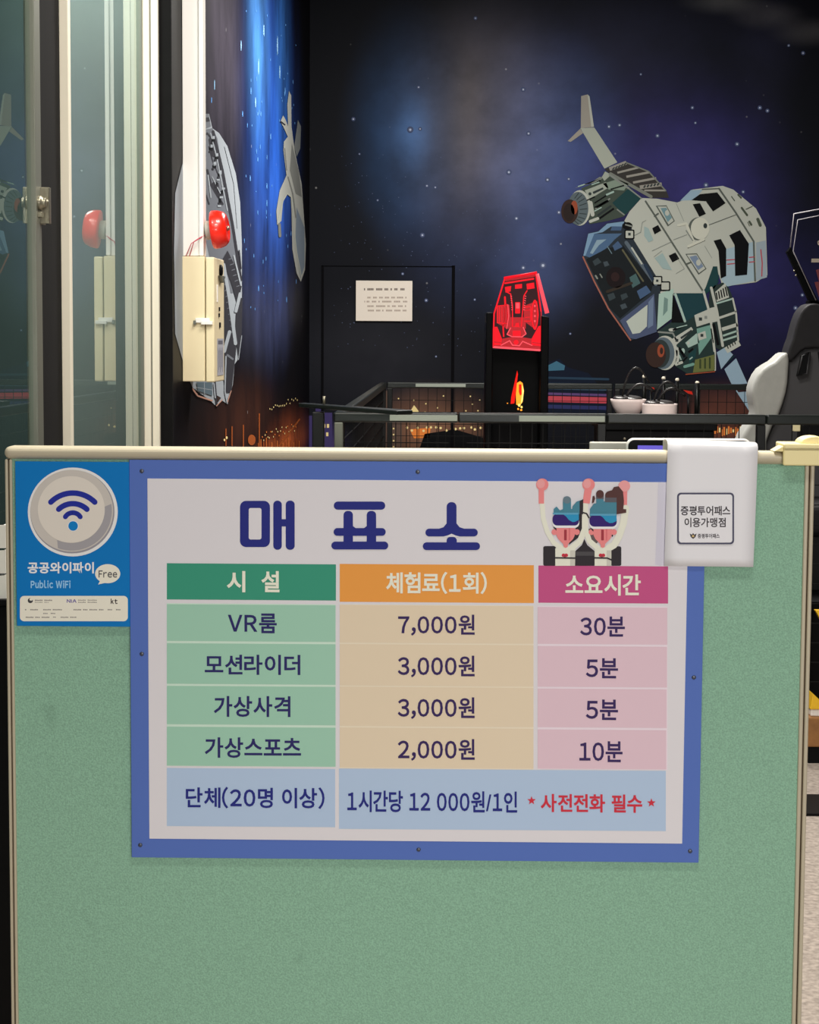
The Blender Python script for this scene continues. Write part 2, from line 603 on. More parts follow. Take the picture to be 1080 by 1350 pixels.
for i in range(5):
    p.stroke([(455 + i * 26, 835 - i * 10), (475 + i * 26, 815 - i * 10)], 11, Dc, 5, False)
    p.stroke([(735 + i * 30, 996 - i * 5), (750 + i * 30, 974 - i * 5)], 14, Dc, 5, False)
p.stroke([(440, 872), (800, 1075)], 28, mc('rib2', (112, 116, 108)), 4)
p.stroke([(580, 772), (780, 852), (930, 1022)], 12, mc('rib2', (112, 116, 108)), 4)
p.poly([(380, 850), (440, 880), (620, 1000), (710, 1090), (600, 1210), (560, 1250), (420, 1290), (250, 1320), (180, 1000), (300, 950), (370, 900)], mc('engine', (62, 72, 64)), 2)
p.poly([(120, 1000), (190, 970), (330, 945), (380, 900), (340, 900), (250, 960)], Gc, 3)
p.poly([(210, 1020), (400, 945), (420, 995), (250, 1100)], mc('plate', (150, 158, 146)), 4)
p.poly([(280, 1032), (372, 992), (378, 1008), (288, 1052)], Dc, 5)
p.ell(256, 1050, 14, 14, Dc, 5)
p.poly([(370, 960), (500, 920), (600, 960), (560, 1020), (420, 1010)], mc('plate2', (120, 136, 122)), 4)
p.poly([(392, 850), (445, 880), (385, 935), (362, 900)], mc('plate', (150, 158, 146)), 4)
p.stroke([(430, 880), (600, 1000)], 18, Gc, 5)
p.poly([(455, 1130), (600, 1000), (712, 1090), (560, 1245)], Tc, 5)
p.stroke([(500, 1190), (560, 1236)], 12, Gc, 6)
p.stroke([(605, 1005), (715, 1090)], 12, Gc, 6)
p.ell(165, 1175, 98, 158, Wc, 5); p.ell(150, 1180, 92, 148, mc('ring', (84, 96, 100)), 6)
for i in range(9):
    a = R(-80 + i * 20)
    p.stroke([(110 + 55 * math.cos(a), 1190 + 100 * math.sin(a)), (140 + 92 * math.cos(a), 1182 + 142 * math.sin(a))], 7, Dc, 7, False)
p.ell(76, 1205, 76, 106, Nc, 8); p.ell(116, 1172, 30, 62, Oc, 9); p.ell(70, 1215, 50, 80, mc('nozzle_in', (40, 32, 30)), 9)
p.stroke([(262, 1130), (280, 1235)], 34, Wc, 6); p.stroke([(310, 1180), (430, 1095)], 14, Gc, 6)
p.stroke([(260, 1295), (325, 1270)], 26, Wc, 6); p.stroke([(330, 1240), (440, 1160)], 20, Dc, 6); p.stroke([(300, 1130), (410, 1060)], 12, Kc, 6)
for a_, b_, w_ in (((300, 1175), (420, 1110), 22), ((340, 1270), (470, 1180), 18), ((225, 1110), (300, 1075), 12), ((440, 1010), (560, 975), 12), ((300, 960), (350, 930), 16)):
    p.stroke([a_, b_], w_, Kc, 6, False)
for a_, b_, w_ in (((295, 1205), (360, 1170), 10), ((400, 1060), (470, 1030), 16), ((150, 985), (210, 965), 10), ((270, 970), (340, 945), 10)):
    p.stroke([a_, b_], w_, Pc, 7, False)
# ---- hull
p.tf = lambda x, y: (x, y)
p.poly([(846, 261), (867, 262), (893, 267), (901, 264), (913, 250), (953, 245), (967, 250), (997, 275), (1010, 300), (1012, 363), (997, 372), (953, 378), (948, 362), (935, 368), (925, 392), (872, 388), (862, 372), (823, 292), (830, 279)], Wc, 3)
p.tf = zt(860, 230, 6.353)
p.poly([(235, 220), (325, 130), (425, 128), (350, 215)], Bc, 4)
p.poly([(560, 640), (862, 560), (862, 890), (620, 940), (580, 880)], mc('hull_blue', (146, 168, 178)), 4)
p.poly([(870, 570), (952, 552), (962, 862), (870, 890)], mc('cap_blue', (142, 156, 164)), 4)
for q in ([(330, 215), (400, 165), (545, 150), (615, 240), (510, 310), (450, 225)], [(340, 250), (400, 240), (450, 330), (395, 355)],
          [(515, 555), (575, 540), (620, 620), (620, 850), (575, 872), (555, 640)], [(645, 510), (735, 465), (810, 580), (795, 840), (695, 850), (690, 590)]):
    p.poly(q, Kc, 6)
p.stroke([(560, 118), (700, 320), (850, 560), (862, 890)], 15, Lc, 6)
p.stroke([(420, 125), (560, 118)], 10, Lc, 6)
for a_, b_ in (((622, 717), (692, 712)), ((626, 752), (692, 745)), ((810, 695), (858, 690)), ((810, 735), (858, 730))):
    p.stroke([a_, b_], 8, Rc, 7, False)
p.stroke([(910, 630), (922, 740), (918, 850)], 9, Rc, 7)
for a_, b_, w_ in (((750, 280), (795, 340), 18), ((815, 395), (830, 420), 18), ((885, 375), (905, 425), 26), ((720, 170), (745, 195), 14), ((785, 292), (840, 266), 6), ((665, 185), (690, 220), 8), ((800, 400), (815, 432), 6)):
    p.stroke([a_, b_], w_, mc('detail', (70, 78, 66)), 7)
p.ell(385, 455, 84, 96, Lc, 7); p.ell(402, 452, 78, 92, mc('turret', (186, 188, 174)), 8); p.ell(445, 430, 16, 22, Dc, 9)
p.stroke([(470, 425), (700, 338)], 6, Lc, 7)
p.stroke([(220, 425), (285, 412), (345, 560)], 22, mc('turret', (186, 188, 174)), 8); p.stroke([(305, 602), (430, 545)], 22, mc('turret', (186, 188, 174)), 8)
p.stroke([(300, 615), (440, 552)], 7, Dc, 7); p.stroke([(285, 470), (340, 555)], 10, Gc, 9)
p.stroke([(-55, 225), (20, 340), (440, 1000)], 15, Lc, 6); p.stroke([(0, 640), (160, 565)], 6, Gc, 6); p.stroke([(180, 547), (290, 505)], 6, Gc, 6)
p.stroke([(200, 240), (265, 390)], 4, Gc, 6); p.stroke([(440, 600), (500, 700)], 4, Gc, 6)
p.poly([(30, 262), (120, 258), (190, 390), (130, 436)], Lc, 6); p.poly([(45, 268), (118, 268), (180, 388), (138, 420)], Wc, 7)
p.poly([(70, 282), (118, 278), (165, 362), (130, 400)], mc('pane', (104, 134, 140)), 8); p.ell(125, 322, 18, 24, Wc, 9)
p.poly([(278, 665), (375, 660), (455, 790), (388, 840)], Lc, 6); p.poly([(290, 672), (372, 670), (445, 788), (392, 825)], Wc, 7)
p.poly([(312, 690), (370, 677), (430, 770), (385, 802)], mc('pane2', (110, 126, 146)), 8); p.ell(388, 738, 20, 26, Wc, 9)
p.poly([(0, 450), (50, 423), (76, 470), (20, 502)], Kc, 7); p.poly([(138, 680), (195, 653), (227, 705), (170, 737)], Kc, 7)
p.poly([(20, 700), (88, 658), (165, 802), (90, 790)], mc('trap', (142, 162, 160)), 7)
p.stroke([(15, 690), (80, 640)], 4, Gc, 7); p.stroke([(210, 700), (270, 790), (200, 830)], 4, Gc, 7)
p.stroke([(20, 350), (50, 328)], 14, Lc, 7); p.stroke([(285, 752), (325, 735)], 14, Lc, 7)
p.poly([(510, 770), (545, 770), (560, 870), (500, 960), (440, 1010), (450, 940)], Tc, 6)
# ---- nose
p.tf = zt(755, 290, 7.2)
p.poly([(100, 340), (150, 125), (245, 105), (330, 30), (490, 10), (560, 60), (570, 170), (810, 560), (900, 600), (820, 700), (800, 1060), (560, 1142), (450, 980), (390, 900), (340, 830), (210, 590)], mc('nose', (40, 48, 56)), 5)
p.poly([(150, 130), (245, 110), (330, 35), (490, 14), (480, 62), (365, 62), (285, 116), (205, 132), (122, 340), (102, 340)], mc('nose_light', (112, 142, 168)), 6)
p.poly([(122, 342), (205, 132), (470, 128), (400, 185), (330, 262), (180, 362)], mc('nose_blue', (70, 96, 126)), 6)
p.poly([(165, 315), (230, 190), (322, 184), (250, 240), (190, 322)], mc('nose_shine', (126, 150, 164)), 7)
p.poly([(360, 100), (375, 60), (470, 62), (460, 100)], Sc, 7)
p.poly([(130, 372), (330, 268), (480, 242), (765, 600), (745, 685), (450, 935), (350, 832)], mc('cockpit', (24, 29, 32)), 7)
for q, c_ in (([(380, 245), (430, 200), (475, 255), (400, 292)], Sc), ([(610, 675), (700, 622), (745, 685), (642, 752)], Sc), ([(540, 545), (600, 508), (645, 600), (570, 645)], mc('c1', (66, 92, 92))),
              ([(190, 392), (240, 358), (275, 402), (212, 436)], mc('c2', (52, 62, 66))), ([(455, 712), (510, 692), (528, 730), (470, 765)], mc('c2', (52, 62, 66))), ([(450, 808), (500, 790), (520, 830), (470, 850)], mc('c3', (62, 72, 78))),
              ([(330, 710), (390, 690), (410, 740), (350, 770)], mc('c2', (52, 62, 66))), ([(290, 400), (330, 390), (350, 430), (305, 445)], mc('c3', (62, 72, 78)))):
    p.poly(q, c_, 9)
p.ell(410, 545, 92, 100, mc('c4', (26, 20, 22)), 9); p.ell(405, 540, 40, 44, mc('c5', (44, 30, 30)), 10)
p.stroke([(330, 680), (560, 600)], 26, mc('c6', (50, 44, 38)), 9); p.stroke([(475, 285), (670, 580)], 16, mc('c7', (88, 86, 66)), 10)
p.stroke([(510, 215), (790, 610)], 34, mc('c8', (82, 94, 104)), 9); p.stroke([(560, 260), (660, 420)], 16, Wc, 10, False); p.stroke([(690, 430), (760, 560)], 30, mc('c9', (38, 52, 70)), 10)
p.stroke([(330, 250), (372, 318)], 8, mc('c9b', (98, 120, 130)), 10); p.stroke([(220, 530), (235, 555)], 16, Gc, 10); p.stroke([(262, 515), (280, 545)], 12, Gc, 10)
p.stroke([(100, 352), (210, 590), (340, 842), (550, 1140)], 14, mc('rim_orange', (146, 92, 78)), 8)
p.ell(520, 55, 50, 34, Kc, 8); p.stroke([(505, 45), (560, 60)], 14, Gc, 9)
for (x, y) in ((540, 137), (805, 577), (880, 628)):
    p.rect(x - 48, y - 46, x + 48, y + 46, Kc, 9, 12); p.rect(x - 36, y - 34, x + 36, y + 34, Wc, 10, 8)
p.rect(528, 122, 552, 148, Dc, 11); p.rect(793, 565, 815, 588, Dc, 11)
p.poly([(450, 955), (775, 700), (800, 1062), (600, 1132), (545, 1120)], mc('pane3', (70, 80, 106)), 7)
p.poly([(720, 780), (770, 720), (765, 1000), (715, 1030)], mc('pane4', (100, 116, 140)), 8)
p.poly([(510, 962), (712, 804), (706, 1010), (640, 1072), (570, 1082)], mc('pane5', (172, 180, 170)), 8)
p.poly([(820, 702), (960, 650), (948, 930), (802, 1042)], mc('side_green', (154, 180, 168)), 6)
p.poly([(870, 732), (906, 750), (902, 860), (858, 912)], mc('side_slot', (104, 130, 124)), 7)
p.poly([(680, 60), (722, 80), (768, 190), (722, 212), (680, 150)], mc('trap', (142, 162, 160)), 7)
p.poly([(660, 20), (700, 0), (700, 4), (666, 24), (650, 120), (590, 150), (588, 144), (644, 114)], Gc, 7)
# ---- lower engine
p.tf = zt(840, 370, 6.353)
p.poly([(180, 420), (290, 345), (480, 300), (600, 240), (660, 600), (655, 755), (430, 785), (330, 722), (200, 600)], mc('engine2', (36, 52, 50)), 4)
p.poly([(305, 105), (550, 105), (602, 240), (480, 300), (400, 348)], mc('bay', (28, 58, 64)), 5)
p.poly([(300, 108), (392, 352), (288, 352)], Kc, 6); p.stroke([(322, 115), (402, 340)], 20, Pc, 7)
p.poly([(480, 290), (600, 238), (616, 350), (500, 386)], Wc, 6); p.rect(518, 308, 545, 335, Dc, 7); p.rect(565, 295, 588, 320, Gc, 7)
p.poly([(500, 402), (620, 370), (622, 480), (520, 622)], mc('green_plate', (106, 146, 134)), 6); p.poly([(505, 445), (572, 420), (582, 480), (520, 502)], Wc, 7)
p.rect(532, 446, 556, 470, Dc, 8)
p.poly([(290, 490), (455, 388), (470, 410), (325, 542)], Wc, 6); p.poly([(362, 475), (455, 410), (462, 425), (372, 490)], Dc, 7); p.rect(322, 488, 346, 512, Dc, 7)
p.poly([(405, 520), (500, 440), (522, 520), (430, 562)], Pc, 6); p.rect(420, 512, 440, 534, Wc, 7)
p.ell(292, 412, 28, 14, Wc, 6); p.stroke([(180, 430), (300, 440), (330, 500)], 14, Gc, 6)
p.ell(235, 605, 106, 144, Wc, 7); p.ell(218, 608, 96, 134, mc('ring2', (84, 98, 106)), 8); p.ell(196, 612, 80, 118, Dc, 9)
p.ell(158, 622, 84, 106, Nc, 10); p.ell(200, 588, 30, 54, Oc, 11); p.ell(205, 588, 14, 28, Nc, 12)
p.stroke([(335, 570), (345, 640), (330, 700)], 26, Wc, 7); p.stroke([(330, 700), (375, 685)], 22, Wc, 7); p.ell(385, 590, 16, 24, Pc, 7)
p.poly([(430, 620), (500, 560), (490, 640), (440, 700)], Tc, 6); p.stroke([(400, 720), (470, 700)], 24, mc('green_plate', (106, 146, 134)), 6)
p.poly([(488, 662), (652, 618), (652, 752), (468, 772)], Vc, 7)
for x in (530, 570, 610):
    p.stroke([(x, 665 - (x - 530) * 0.2), (x, 730)], 16, mc('olive_dark', (54, 64, 40)), 8)
p.stroke([(410, 785), (650, 762)], 9, Oc, 8)
p.poly([(610, 60), (640, 45), (720, 15), (770, 60), (805, 150), (842, 370), (862, 530), (760, 612), (660, 562), (600, 200)], mc('truss', (38, 50, 48)), 5)
p.poly([(545, 105), (600, 20), (690, 0), (640, 75), (610, 90)], Tc, 5)
p.stroke([(622, 60), (668, 250), (718, 545)], 22, Wc, 7)
p.stroke([(558, 90), (600, 240), (622, 360), (650, 590)], 20, Wc, 7); p.stroke([(655, 590), (655, 750)], 12, Wc, 7)
p.poly([(655, 95), (740, 20), (772, 140), (668, 178)], Wc, 6)
for i in range(5):
    p.stroke([(664 + i * 19, 100 - i * 12), (672 + i * 21, 160 - i * 8)], 11, Kc, 7, False)
for a_, b_, w_ in (((665, 192), (805, 150), 14), ((690, 312), (835, 262), 20), ((712, 408), (842, 368), 30), ((720, 462), (842, 420), 16), ((722, 500), (842, 462), 16), ((745, 585), (858, 520), 52)):
    p.stroke([a_, b_], w_, Wc if w_ > 18 else Pc, 8, False)
p.stroke([(802, 150), (830, 270), (848, 500)], 15, Wc, 8)
for i in range(4):
    p.stroke([(765 + i * 20, 570 - i * 12), (758 + i * 20, 548 - i * 12)], 9, Kc, 9, False)
p.poly([(610, 230), (652, 220), (672, 342), (622, 352)], Wc, 8)
p.poly([(668, 600), (742, 556), (805, 620), (705, 742)], Bc, 6); p.poly([(720, 730), (800, 640), (830, 620), (760, 690)], Tc, 7)
p.poly([(732, 742), (830, 650), (925, 862), (800, 872), (850, 935), (922, 928), (965, 1080), (935, 1085), (795, 872)], Bc, 5)
p.tf = zt(840, 370, 6.353)
for a_, b_, w_ in (((300, 415), (400, 375), 16), ((350, 560), (400, 640), 22), ((430, 600), (470, 570), 16), ((370, 690), (420, 640), 14), ((640, 360), (680, 540), 24), ((620, 400), (640, 520), 10)):
    p.stroke([a_, b_], w_, Kc, 7, False)
for a_, b_, w_ in (((355, 625), (370, 665), 10), ((440, 660), (465, 640), 10), ((330, 395), (420, 372), 8)):
    p.stroke([a_, b_], w_, Pc, 8, False)
p.tf = lambda x, y: (x, y)
# ---- stars
p.tf = lambda x, y: (x, y)
for x, y, r_ in ((541, 171, 3.4), (554, 170, 2), (552, 115, 2), (690, 118, 2.6), (697, 176, 2.6), (671, 227, 3), (722, 237, 2.6), (681, 288, 2.8), (737, 280, 2.6), (466, 157, 2.2), (1002, 142, 2.4),
                 (1012, 146, 2.2), (972, 190, 2.4), (913, 142, 2), (917, 162, 1.6), (803, 167, 2.2), (817, 165, 2), (867, 179, 2.2), (931, 244, 2.8), (980, 253, 2), (750, 236, 2), (1058, 389, 2), (1049, 406, 2.4), (557, 310, 2.6),
                 (690, 353, 3), (716, 350, 4), (1059, 70, 2.2), (1040, 60, 1.6), (845, 98, 1.4), (627, 24, 2), (563, 245, 2), (574, 247, 1.8), (498, 264, 1.3), (575, 470, 1.2), (531, 361, 1.6), (562, 396, 2), (474, 203, 1.2), (626, 395, 1.4), (752, 440, 1.3)):
    p.ell(x, y, r_ * 1.25, r_ * 1.25, mc('star_glow', (66, 76, 106)), 0, 14); p.ell(x, y, r_ * 0.9, r_ * 0.9, Sd, 0.3, 12); p.ell(x, y, r_ * 0.45, r_ * 0.45, St, 0.6, 10)
for i in range(150):
    x, y = random.uniform(440, 700), random.uniform(200, 470)
    p.ell(x, y, random.uniform(0.3, 0.75), random.uniform(0.3, 0.75), Sd, 0, 6)
# ---- city, lower band
for x, w_, t in ((404, 10, 548), (416, 8, 538), (426, 12, 544)):
    p.rect(x, t, x + w_, 600, Pu, 1)
for x, y in ((426, 559), (431, 559), (430, 570), (423, 556)):
    p.rect(x, y, x + 3, y + 5, Yb, 2)
p.rect(507, 555, 530, 600, mc('tower', (92, 74, 66)), 1); p.rect(507, 515, 516, 555, mc('tower', (92, 74, 66)), 1)
for i in range(8):
    p.ell(515 + (i % 2) * 4, 561 + i * 4, 1.2, 1.2, Yb, 3, 8)
p.poly([(540, 566), (568, 564), (566, 577), (546, 578)], Ob, 2)
p.poly([(540, 544), (546, 534), (553, 543)], Yb, 2)
for i in range(16):
    p.ell(538 + i * 6.3 + random.uniform(-2, 2), 565 + random.uniform(-2, 3), 1.7, 1.7, Yb, 3, 8)
for i in range(12):
    p.ell(random.uniform(512, 636), random.uniform(522, 545), 1.0, 1.0, Yb, 3, 8)
p.poly([(560, 572), (600, 566), (640, 578), (640, 600), (550, 600)], Kc, 2)
p.poly([(720, 478), (738, 473), (748, 484), (776, 492), (800, 520), (800, 545), (718, 545)], mc('train_dark', (16, 24, 40)), 1)
p.poly([(722, 482), (734, 476), (745, 482), (744, 488), (722, 489)], mc('train_blue', (58, 100, 122)), 2)
for y, w_, c_ in ((498, 3, (36, 56, 74)), (512, 2.5, (54, 74, 92)), (519, 3, (88, 66, 110)), (526, 8, (176, 66, 78)), (536, 5, (44, 50, 92)), (505, 2, (30, 44, 62))):
    p.stroke([(724, y), (802, y + 2)], w_, mc('train_%d' % y, c_), 3)
for i in range(16):
    p.rect(930 + i * 3, 562 + (i * 7) % 5, 932 + i * 3, 570 + (i * 5) % 6, Ob if i % 3 else Yb, 2)
p.build('mural_picture', wb)
# faint papered-over door in the back wall
d = MB()
for x0, y0, x1, y1 in ((424, 350, 426.5, 600), (596, 350, 598, 600), (424, 350, 598, 352)):
    a = FB.uv(x0, y0); c = FB.uv(x1, y1)
    d.box(a[0], c[0], 0.0005, 0.006, 0 if y1 == 600 else c[1], a[1], mat('door_edge', (12, 12, 15), 0.8, spec=0.05), FB)
struct(d.build('door_3'))

# ---- left wall picture
q = Print(FL, 0.0015, 0.0005)
q.poly([(268, 150), (275.5, 150), (280, 169), (289, 175.5), (300, 193), (311, 229), (316.7, 267), (319, 322), (319, 391), (318.8, 439), (314.5, 473), (309.4, 480), (307, 507), (300, 533), (293, 528), (285.6, 536), (278, 528.7), (254, 511), (245, 490), (231, 440), (229.5, 330), (231, 255), (240, 218), (252, 185)], Gy, 1)
q.tf = zt(220, 100, 4.5)
q.poly([(215, 322), (270, 310), (300, 370), (340, 640), (385, 830), (410, 1000), (440, 1290), (300, 1290), (215, 900)], Gm, 2)
q.poly([(215, 225), (248, 225), (262, 300), (215, 320)], Gm, 3); q.poly([(216, 250), (250, 245), (255, 270), (218, 275)], Gd, 4)
q.stroke([(275, 330), (330, 560), (390, 880), (440, 1210)], 16, Gd, 4)
for pts, w_ in ((((240, 340), (300, 420), (320, 560)), 10), (((260, 380), (280, 470)), 26), (((240, 560), (260, 640), (330, 760)), 14), (((300, 640), (320, 760)), 14), (((225, 560), (230, 700), (250, 760)), 10), (((280, 640), (310, 700)), 22), (((250, 420), (270, 500), (310, 600)), 7)):
    q.stroke(list(pts), w_, Gd, 3)
for pts, w_ in ((((260, 340), (300, 500), (360, 800)), 6), (((245, 590), (262, 720)), 8), (((270, 600), (330, 720)), 6), (((345, 420), (400, 640), (420, 900)), 5)):
    q.stroke(list(pts), w_, Gy, 5)
for i in range(26):
    yy = 340 + i * 17
    xx = 232 + 0.16 * (yy - 340) + (i * 37) % 44
    q.rect(xx, yy, xx + 8 + (i * 5) % 14, yy + 10 + (i * 11) % 16, (Gd, Gy, Kc)[i % 3], 6)
q.tf = zt(220, 320, 5.87)
q.poly([(430, 130), (470, 60), (520, 160), (580, 340), (545, 480), (500, 320)], Gd, 5)
q.poly([(430, 210), (480, 380), (540, 800), (500, 1160), (450, 1160), (425, 900)], Gd, 5)
q.poly([(560, 420), (585, 430), (580, 700), (555, 900), (530, 700), (535, 560)], Gd, 5)
q.stroke([(440, 170), (485, 430), (532, 780)], 26, Gy, 7); q.stroke([(568, 395), (535, 530)], 24, Gy, 7); q.stroke([(486, 690), (445, 840)], 26, Gy, 7)
q.stroke([(520, 100), (575, 330)], 12, Gy, 7); q.stroke([(560, 60), (575, 200)], 10, Gd, 7)
for i in range(9):
    q.stroke([(440 + i * 7, 330 + i * 45), (462 + i * 6, 310 + i * 48)], 5, Gm, 6, False)
for i in range(6):
    q.stroke([(478 + i * 12, 130 + i * 42), (505 + i * 12, 120 + i * 42)], 5, Gm, 6, False)
q.poly([(230, 1080), (352, 1080), (352, 1185), (240, 1145)], mc('blue_pane', (86, 102, 112)), 6)
q.stroke([(230, 1120), (352, 1140)], 5, Gy, 7); q.stroke([(290, 1085), (292, 1170)], 5, Gy, 7)
q.stroke([(200, 1130), (240, 1185), (350, 1222)], 12, mc('rim2', (176, 134, 118)), 6)
q.stroke([(372, 1080), (388, 1262)], 14, Gd, 6); q.stroke([(365, 1090), (375, 1200)], 10, Gy, 7)
q.poly([(385, 1180), (420, 1200), (390, 1240)], Nc, 6); q.stroke([(385, 1262), (430, 1215)], 7, mc('rim2', (176, 134, 118)), 7)
q.stroke([(458, 880), (450, 1150), (468, 1240)], 10, Gy, 7); q.stroke([(468, 1240), (498, 1145)], 6, mc('rim2', (176, 134, 118)), 7)
q.stroke([(510, 900), (470, 870)], 16, Gm, 7); q.stroke([(555, 905), (580, 720)], 5, Gy, 7)
# gull-shaped craft
q.tf = zt(220, 100, 4.5)
q.poly([(778, 262), (796, 300), (792, 430), (770, 480), (756, 420)], mc('gull_dark', (112, 116, 116)), 1)
q.poly([(725, 90), (738, 115), (740, 300), (760, 450), (800, 640), (825, 1000), (820, 1150), (795, 1222), (770, 1170), (745, 1030), (740, 800), (735, 720), (712, 700), (690, 745), (680, 860), (655, 885), (650, 800), (670, 680), (710, 590), (692, 440), (695, 390), (718, 360), (690, 300), (675, 270), (690, 235), (705, 260), (720, 300), (715, 170)], mc('gull', (162, 164, 158)), 2)
q.poly([(742, 400), (782, 560), (802, 720), (765, 700), (730, 560)], mc('gull_mid', (118, 120, 116)), 3)
q.poly([(770, 780), (817, 900), (817, 1130), (794, 1200), (762, 1000)], mc('gull_blue', (116, 128, 140)), 3)
q.stroke([(720, 600), (748, 700), (766, 840)], 7, mc('gull_mid', (118, 120, 116)), 4); q.stroke([(660, 870), (690, 740), (715, 698), (740, 720), (752, 830)], 6, Wc, 4)
q.stroke([(745, 820), (770, 1040), (798, 1190)], 5, Wc, 4); q.stroke([(668, 880), (672, 950)], 16, mc('gull_mid', (118, 120, 116)), 3)
q.stroke([(678, 272), (700, 290)], 8, Gd, 4); q.stroke([(700, 430), (712, 560)], 5, mc('gull_mid', (118, 120, 116)), 4)
q.tf = lambda x, y: (x, y)
# star streaks and city lights
sb = mc('streak', (96, 150, 214)); sw = mc('streak_white', (150, 196, 236))
for x, y, l in ((341, 88, 22), (337, 135, 14), (331, 120, 10), (366, 60, 26), (369, 95, 18), (283, 112, 14), (279, 132, 8), (320, 150, 8), (344, 150, 7), (357, 180, 8), (340, 210, 6), (352, 245, 8), (330, 235, 8), (352, 268, 9), (341, 380, 8), (340, 150, 5), (376, 120, 10), (378, 395, 8), (348, 40, 16), (318, 60, 14)):
    q.ell(x, y, 0.55, l / 2, sw if l > 12 else sb, 0.4, 10)
for i in range(55):
    x, y = random.uniform(322, 392), random.uniform(0, 420)
    q.ell(x, y, 0.35, random.uniform(1, 3.5), sb, 0.2, 8)
for x, y0, y1 in ((342, 545, 590), (321, 560, 590), (298, 565, 588), (306, 562, 588)):
    q.stroke([(x, y0), (x, y1)], 1.4, mc('city_orange', (150, 78, 38)), 1, False)
for i in range(26):
    t = i / 25.0
    q.ell(346 + t * 46, 576 - 14 * t + 5 * math.sin(i * 1.7), 0.5, 1.1, Yb if i % 3 else Ob, 2, 8)
for i in range(16):
    q.ell(356 + i * 2.4, 538 - i * 0.9 + random.uniform(-3, 5), 0.45, 1.2, Yb, 2, 8)
for i in range(16):
    q.rect(340 + i * 3.6, 584 - (i * 5) % 8, 341 + i * 3.6, 600, mc('city_amber', (196, 110, 52)) if i % 2 else mc('city_orange', (150, 78, 38)), 1)
q.stroke([(368, 588), (395, 553)], 2.2, mc('city_orange', (150, 78, 38)), 2); q.ell(332, 580, 5, 7, mc('city_orange', (150, 78, 38)), 1)
q.ell(299, 577, 1.2, 1.8, Yb, 3); q.ell(296, 580, 1, 1.6, Yb, 3)
q.build('mural_picture', wl)

# ------------------------------------------------------------------ glass doors on the left
def gu(px, py=300): return FG.uv(px, py)[0]
HD = 3.5
# far sliding door: near stile, pane, far stile with grooves
ya, yb_ = gu(83), (6.30 - 6.6) / FG.u.y
b = MB()
b.box(ya, ya + 0.03, -0.006, 0.018, 0, HD, CREAM, FG)
b.box(ya + 0.03, ya + 0.045, -0.008, 0.012, 0, HD, CREAM, FG)
s1 = (6.345 - 6.6) / FG.u.y
b.box(s1, s1 + 0.02, -0.012, 0.012, 0, HD, GREYM, FG)
b.box(s1 + 0.015, s1 + 0.035, 0.0, 0.032, 0, HD, CREAM, FG)
b.box(s1 + 0.028, s1 + 0.048, 0.03, 0.036, 0, HD, GREYM, FG)
b.box(s1 + 0.03, s1 + 0.052, 0.034, 0.058, 0, HD, CREAM, FG)
b.box(ya, s1, -0.012, 0.018, 0.0, 0.12, CREAM, FG)
b.box(ya, s1, -0.012, 0.018, HD - 0.08, HD, CREAM, FG)
d1 = struct(b.build('door_1', bevel=0.002))
MB().box(ya + 0.045, s1, -0.003, 0.003, 0.12, HD - 0.08, GLASS, FG).build('glass_pane', d1)
# near door with the latch
n0, n1 = gu(-90), gu(40)
b = MB()
b.box(n1, n1 + 0.05, -0.012, 0.014, 0, HD, GREYM, FG)
b.box(n1 + 0.055, n1 + 0.10, -0.016, 0.006, 0, HD, GREYM, FG)
b.box(n0, n1, -0.012, 0.014, 0, 0.12, GREYM, FG)
b.box(n0, n1, -0.012, 0.014, HD - 0.08, HD, GREYM, FG)
b.box(n0 - 0.05, n0, -0.012, 0.014, 0, HD, GREYM, FG)
d2 = struct(b.build('door_2', bevel=0.002))
MB().box(n0, n1, -0.003, 0.003, 0.12, HD - 0.08, GLASS, FG).build('glass_pane', d2)
zl0, zl1 = FG.uv(55, 297)[1], FG.uv(55, 250)[1]
b = MB()
b.box(n1 + 0.015, n1 + 0.12, 0.006, 0.012, zl0, zl1 - 0.008, CHROME, FG)
b.box(n1 + 0.05, n1 + 0.056, 0.012, 0.036, zl0, zl1, CHROME, FG)
b.box(n1 + 0.05, n1 + 0.07, 0.03, 0.036, zl0, zl1, CHROME, FG)
lat = b.build('door_latch', d2, 0.0015)
b = MB()
zc = (zl0 + zl1) / 2
b.lathe(FG.w(n1 + 0.03, zc + 0.005, 0.012), FG.n, [(0.018, 0), (0.018, 0.008), (0.012, 0.014), (0.012, 0.02)], CHROME, 20)
b.lathe(FG.w(n1 + 0.044, zc + 0.008, 0.03), -FG.u, [(0.006, 0), (0.006, 0.004), (0.003, 0.007)], CHROME, 14)
b.box(n1 + 0.02, n1 + 0.04, 0.012, 0.024, zc - 0.03, zc - 0.018, CHROME, FG)
b.build('latch_hook', lat, 0.001)
# black jamb board between the two doors
struct(MB().box(n1 + 0.105, ya - 0.001, -0.03, -0.005, 0, HD, BLACKW, FG).build('trim_2'))

# ------------------------------------------------------------------ alarm box, bell, duct on the left wall
def lw(a, d_, z): return FL.w(a, z, d_)
zb0, zb1 = at(258, 503, 6.62).z, at(258, 338, 6.62).z
th = thing('cable_duct', 'white plastic cable duct running down the picture wall to the beige box', 'cable duct', lw(0.05, 0.0, zb1))
ddep = 28 * 6.62 / FPX
MB().box(0.02, 0.07, 0.001, ddep * 0.78, zb1 + 0.002, 3.495, WHITE, FL).build('duct_base', th, 0.002)
MB().box(0.012, 0.078, ddep * 0.78, ddep, zb1 + 0.002, 3.495, WHITE, FL).build('duct_cover', th, 0.003)
dep = 43 * 6.62 / FPX
wbx = 0.25
ax = thing('alarm_box', 'beige steel alarm control box on the left wall under the red bell', 'alarm box', lw(0.0, 0.0, zb0))
MB().box(0.0, wbx, 0.001, dep * 0.70, zb0, zb1, IVORY, FL).build('body', ax, 0.003)
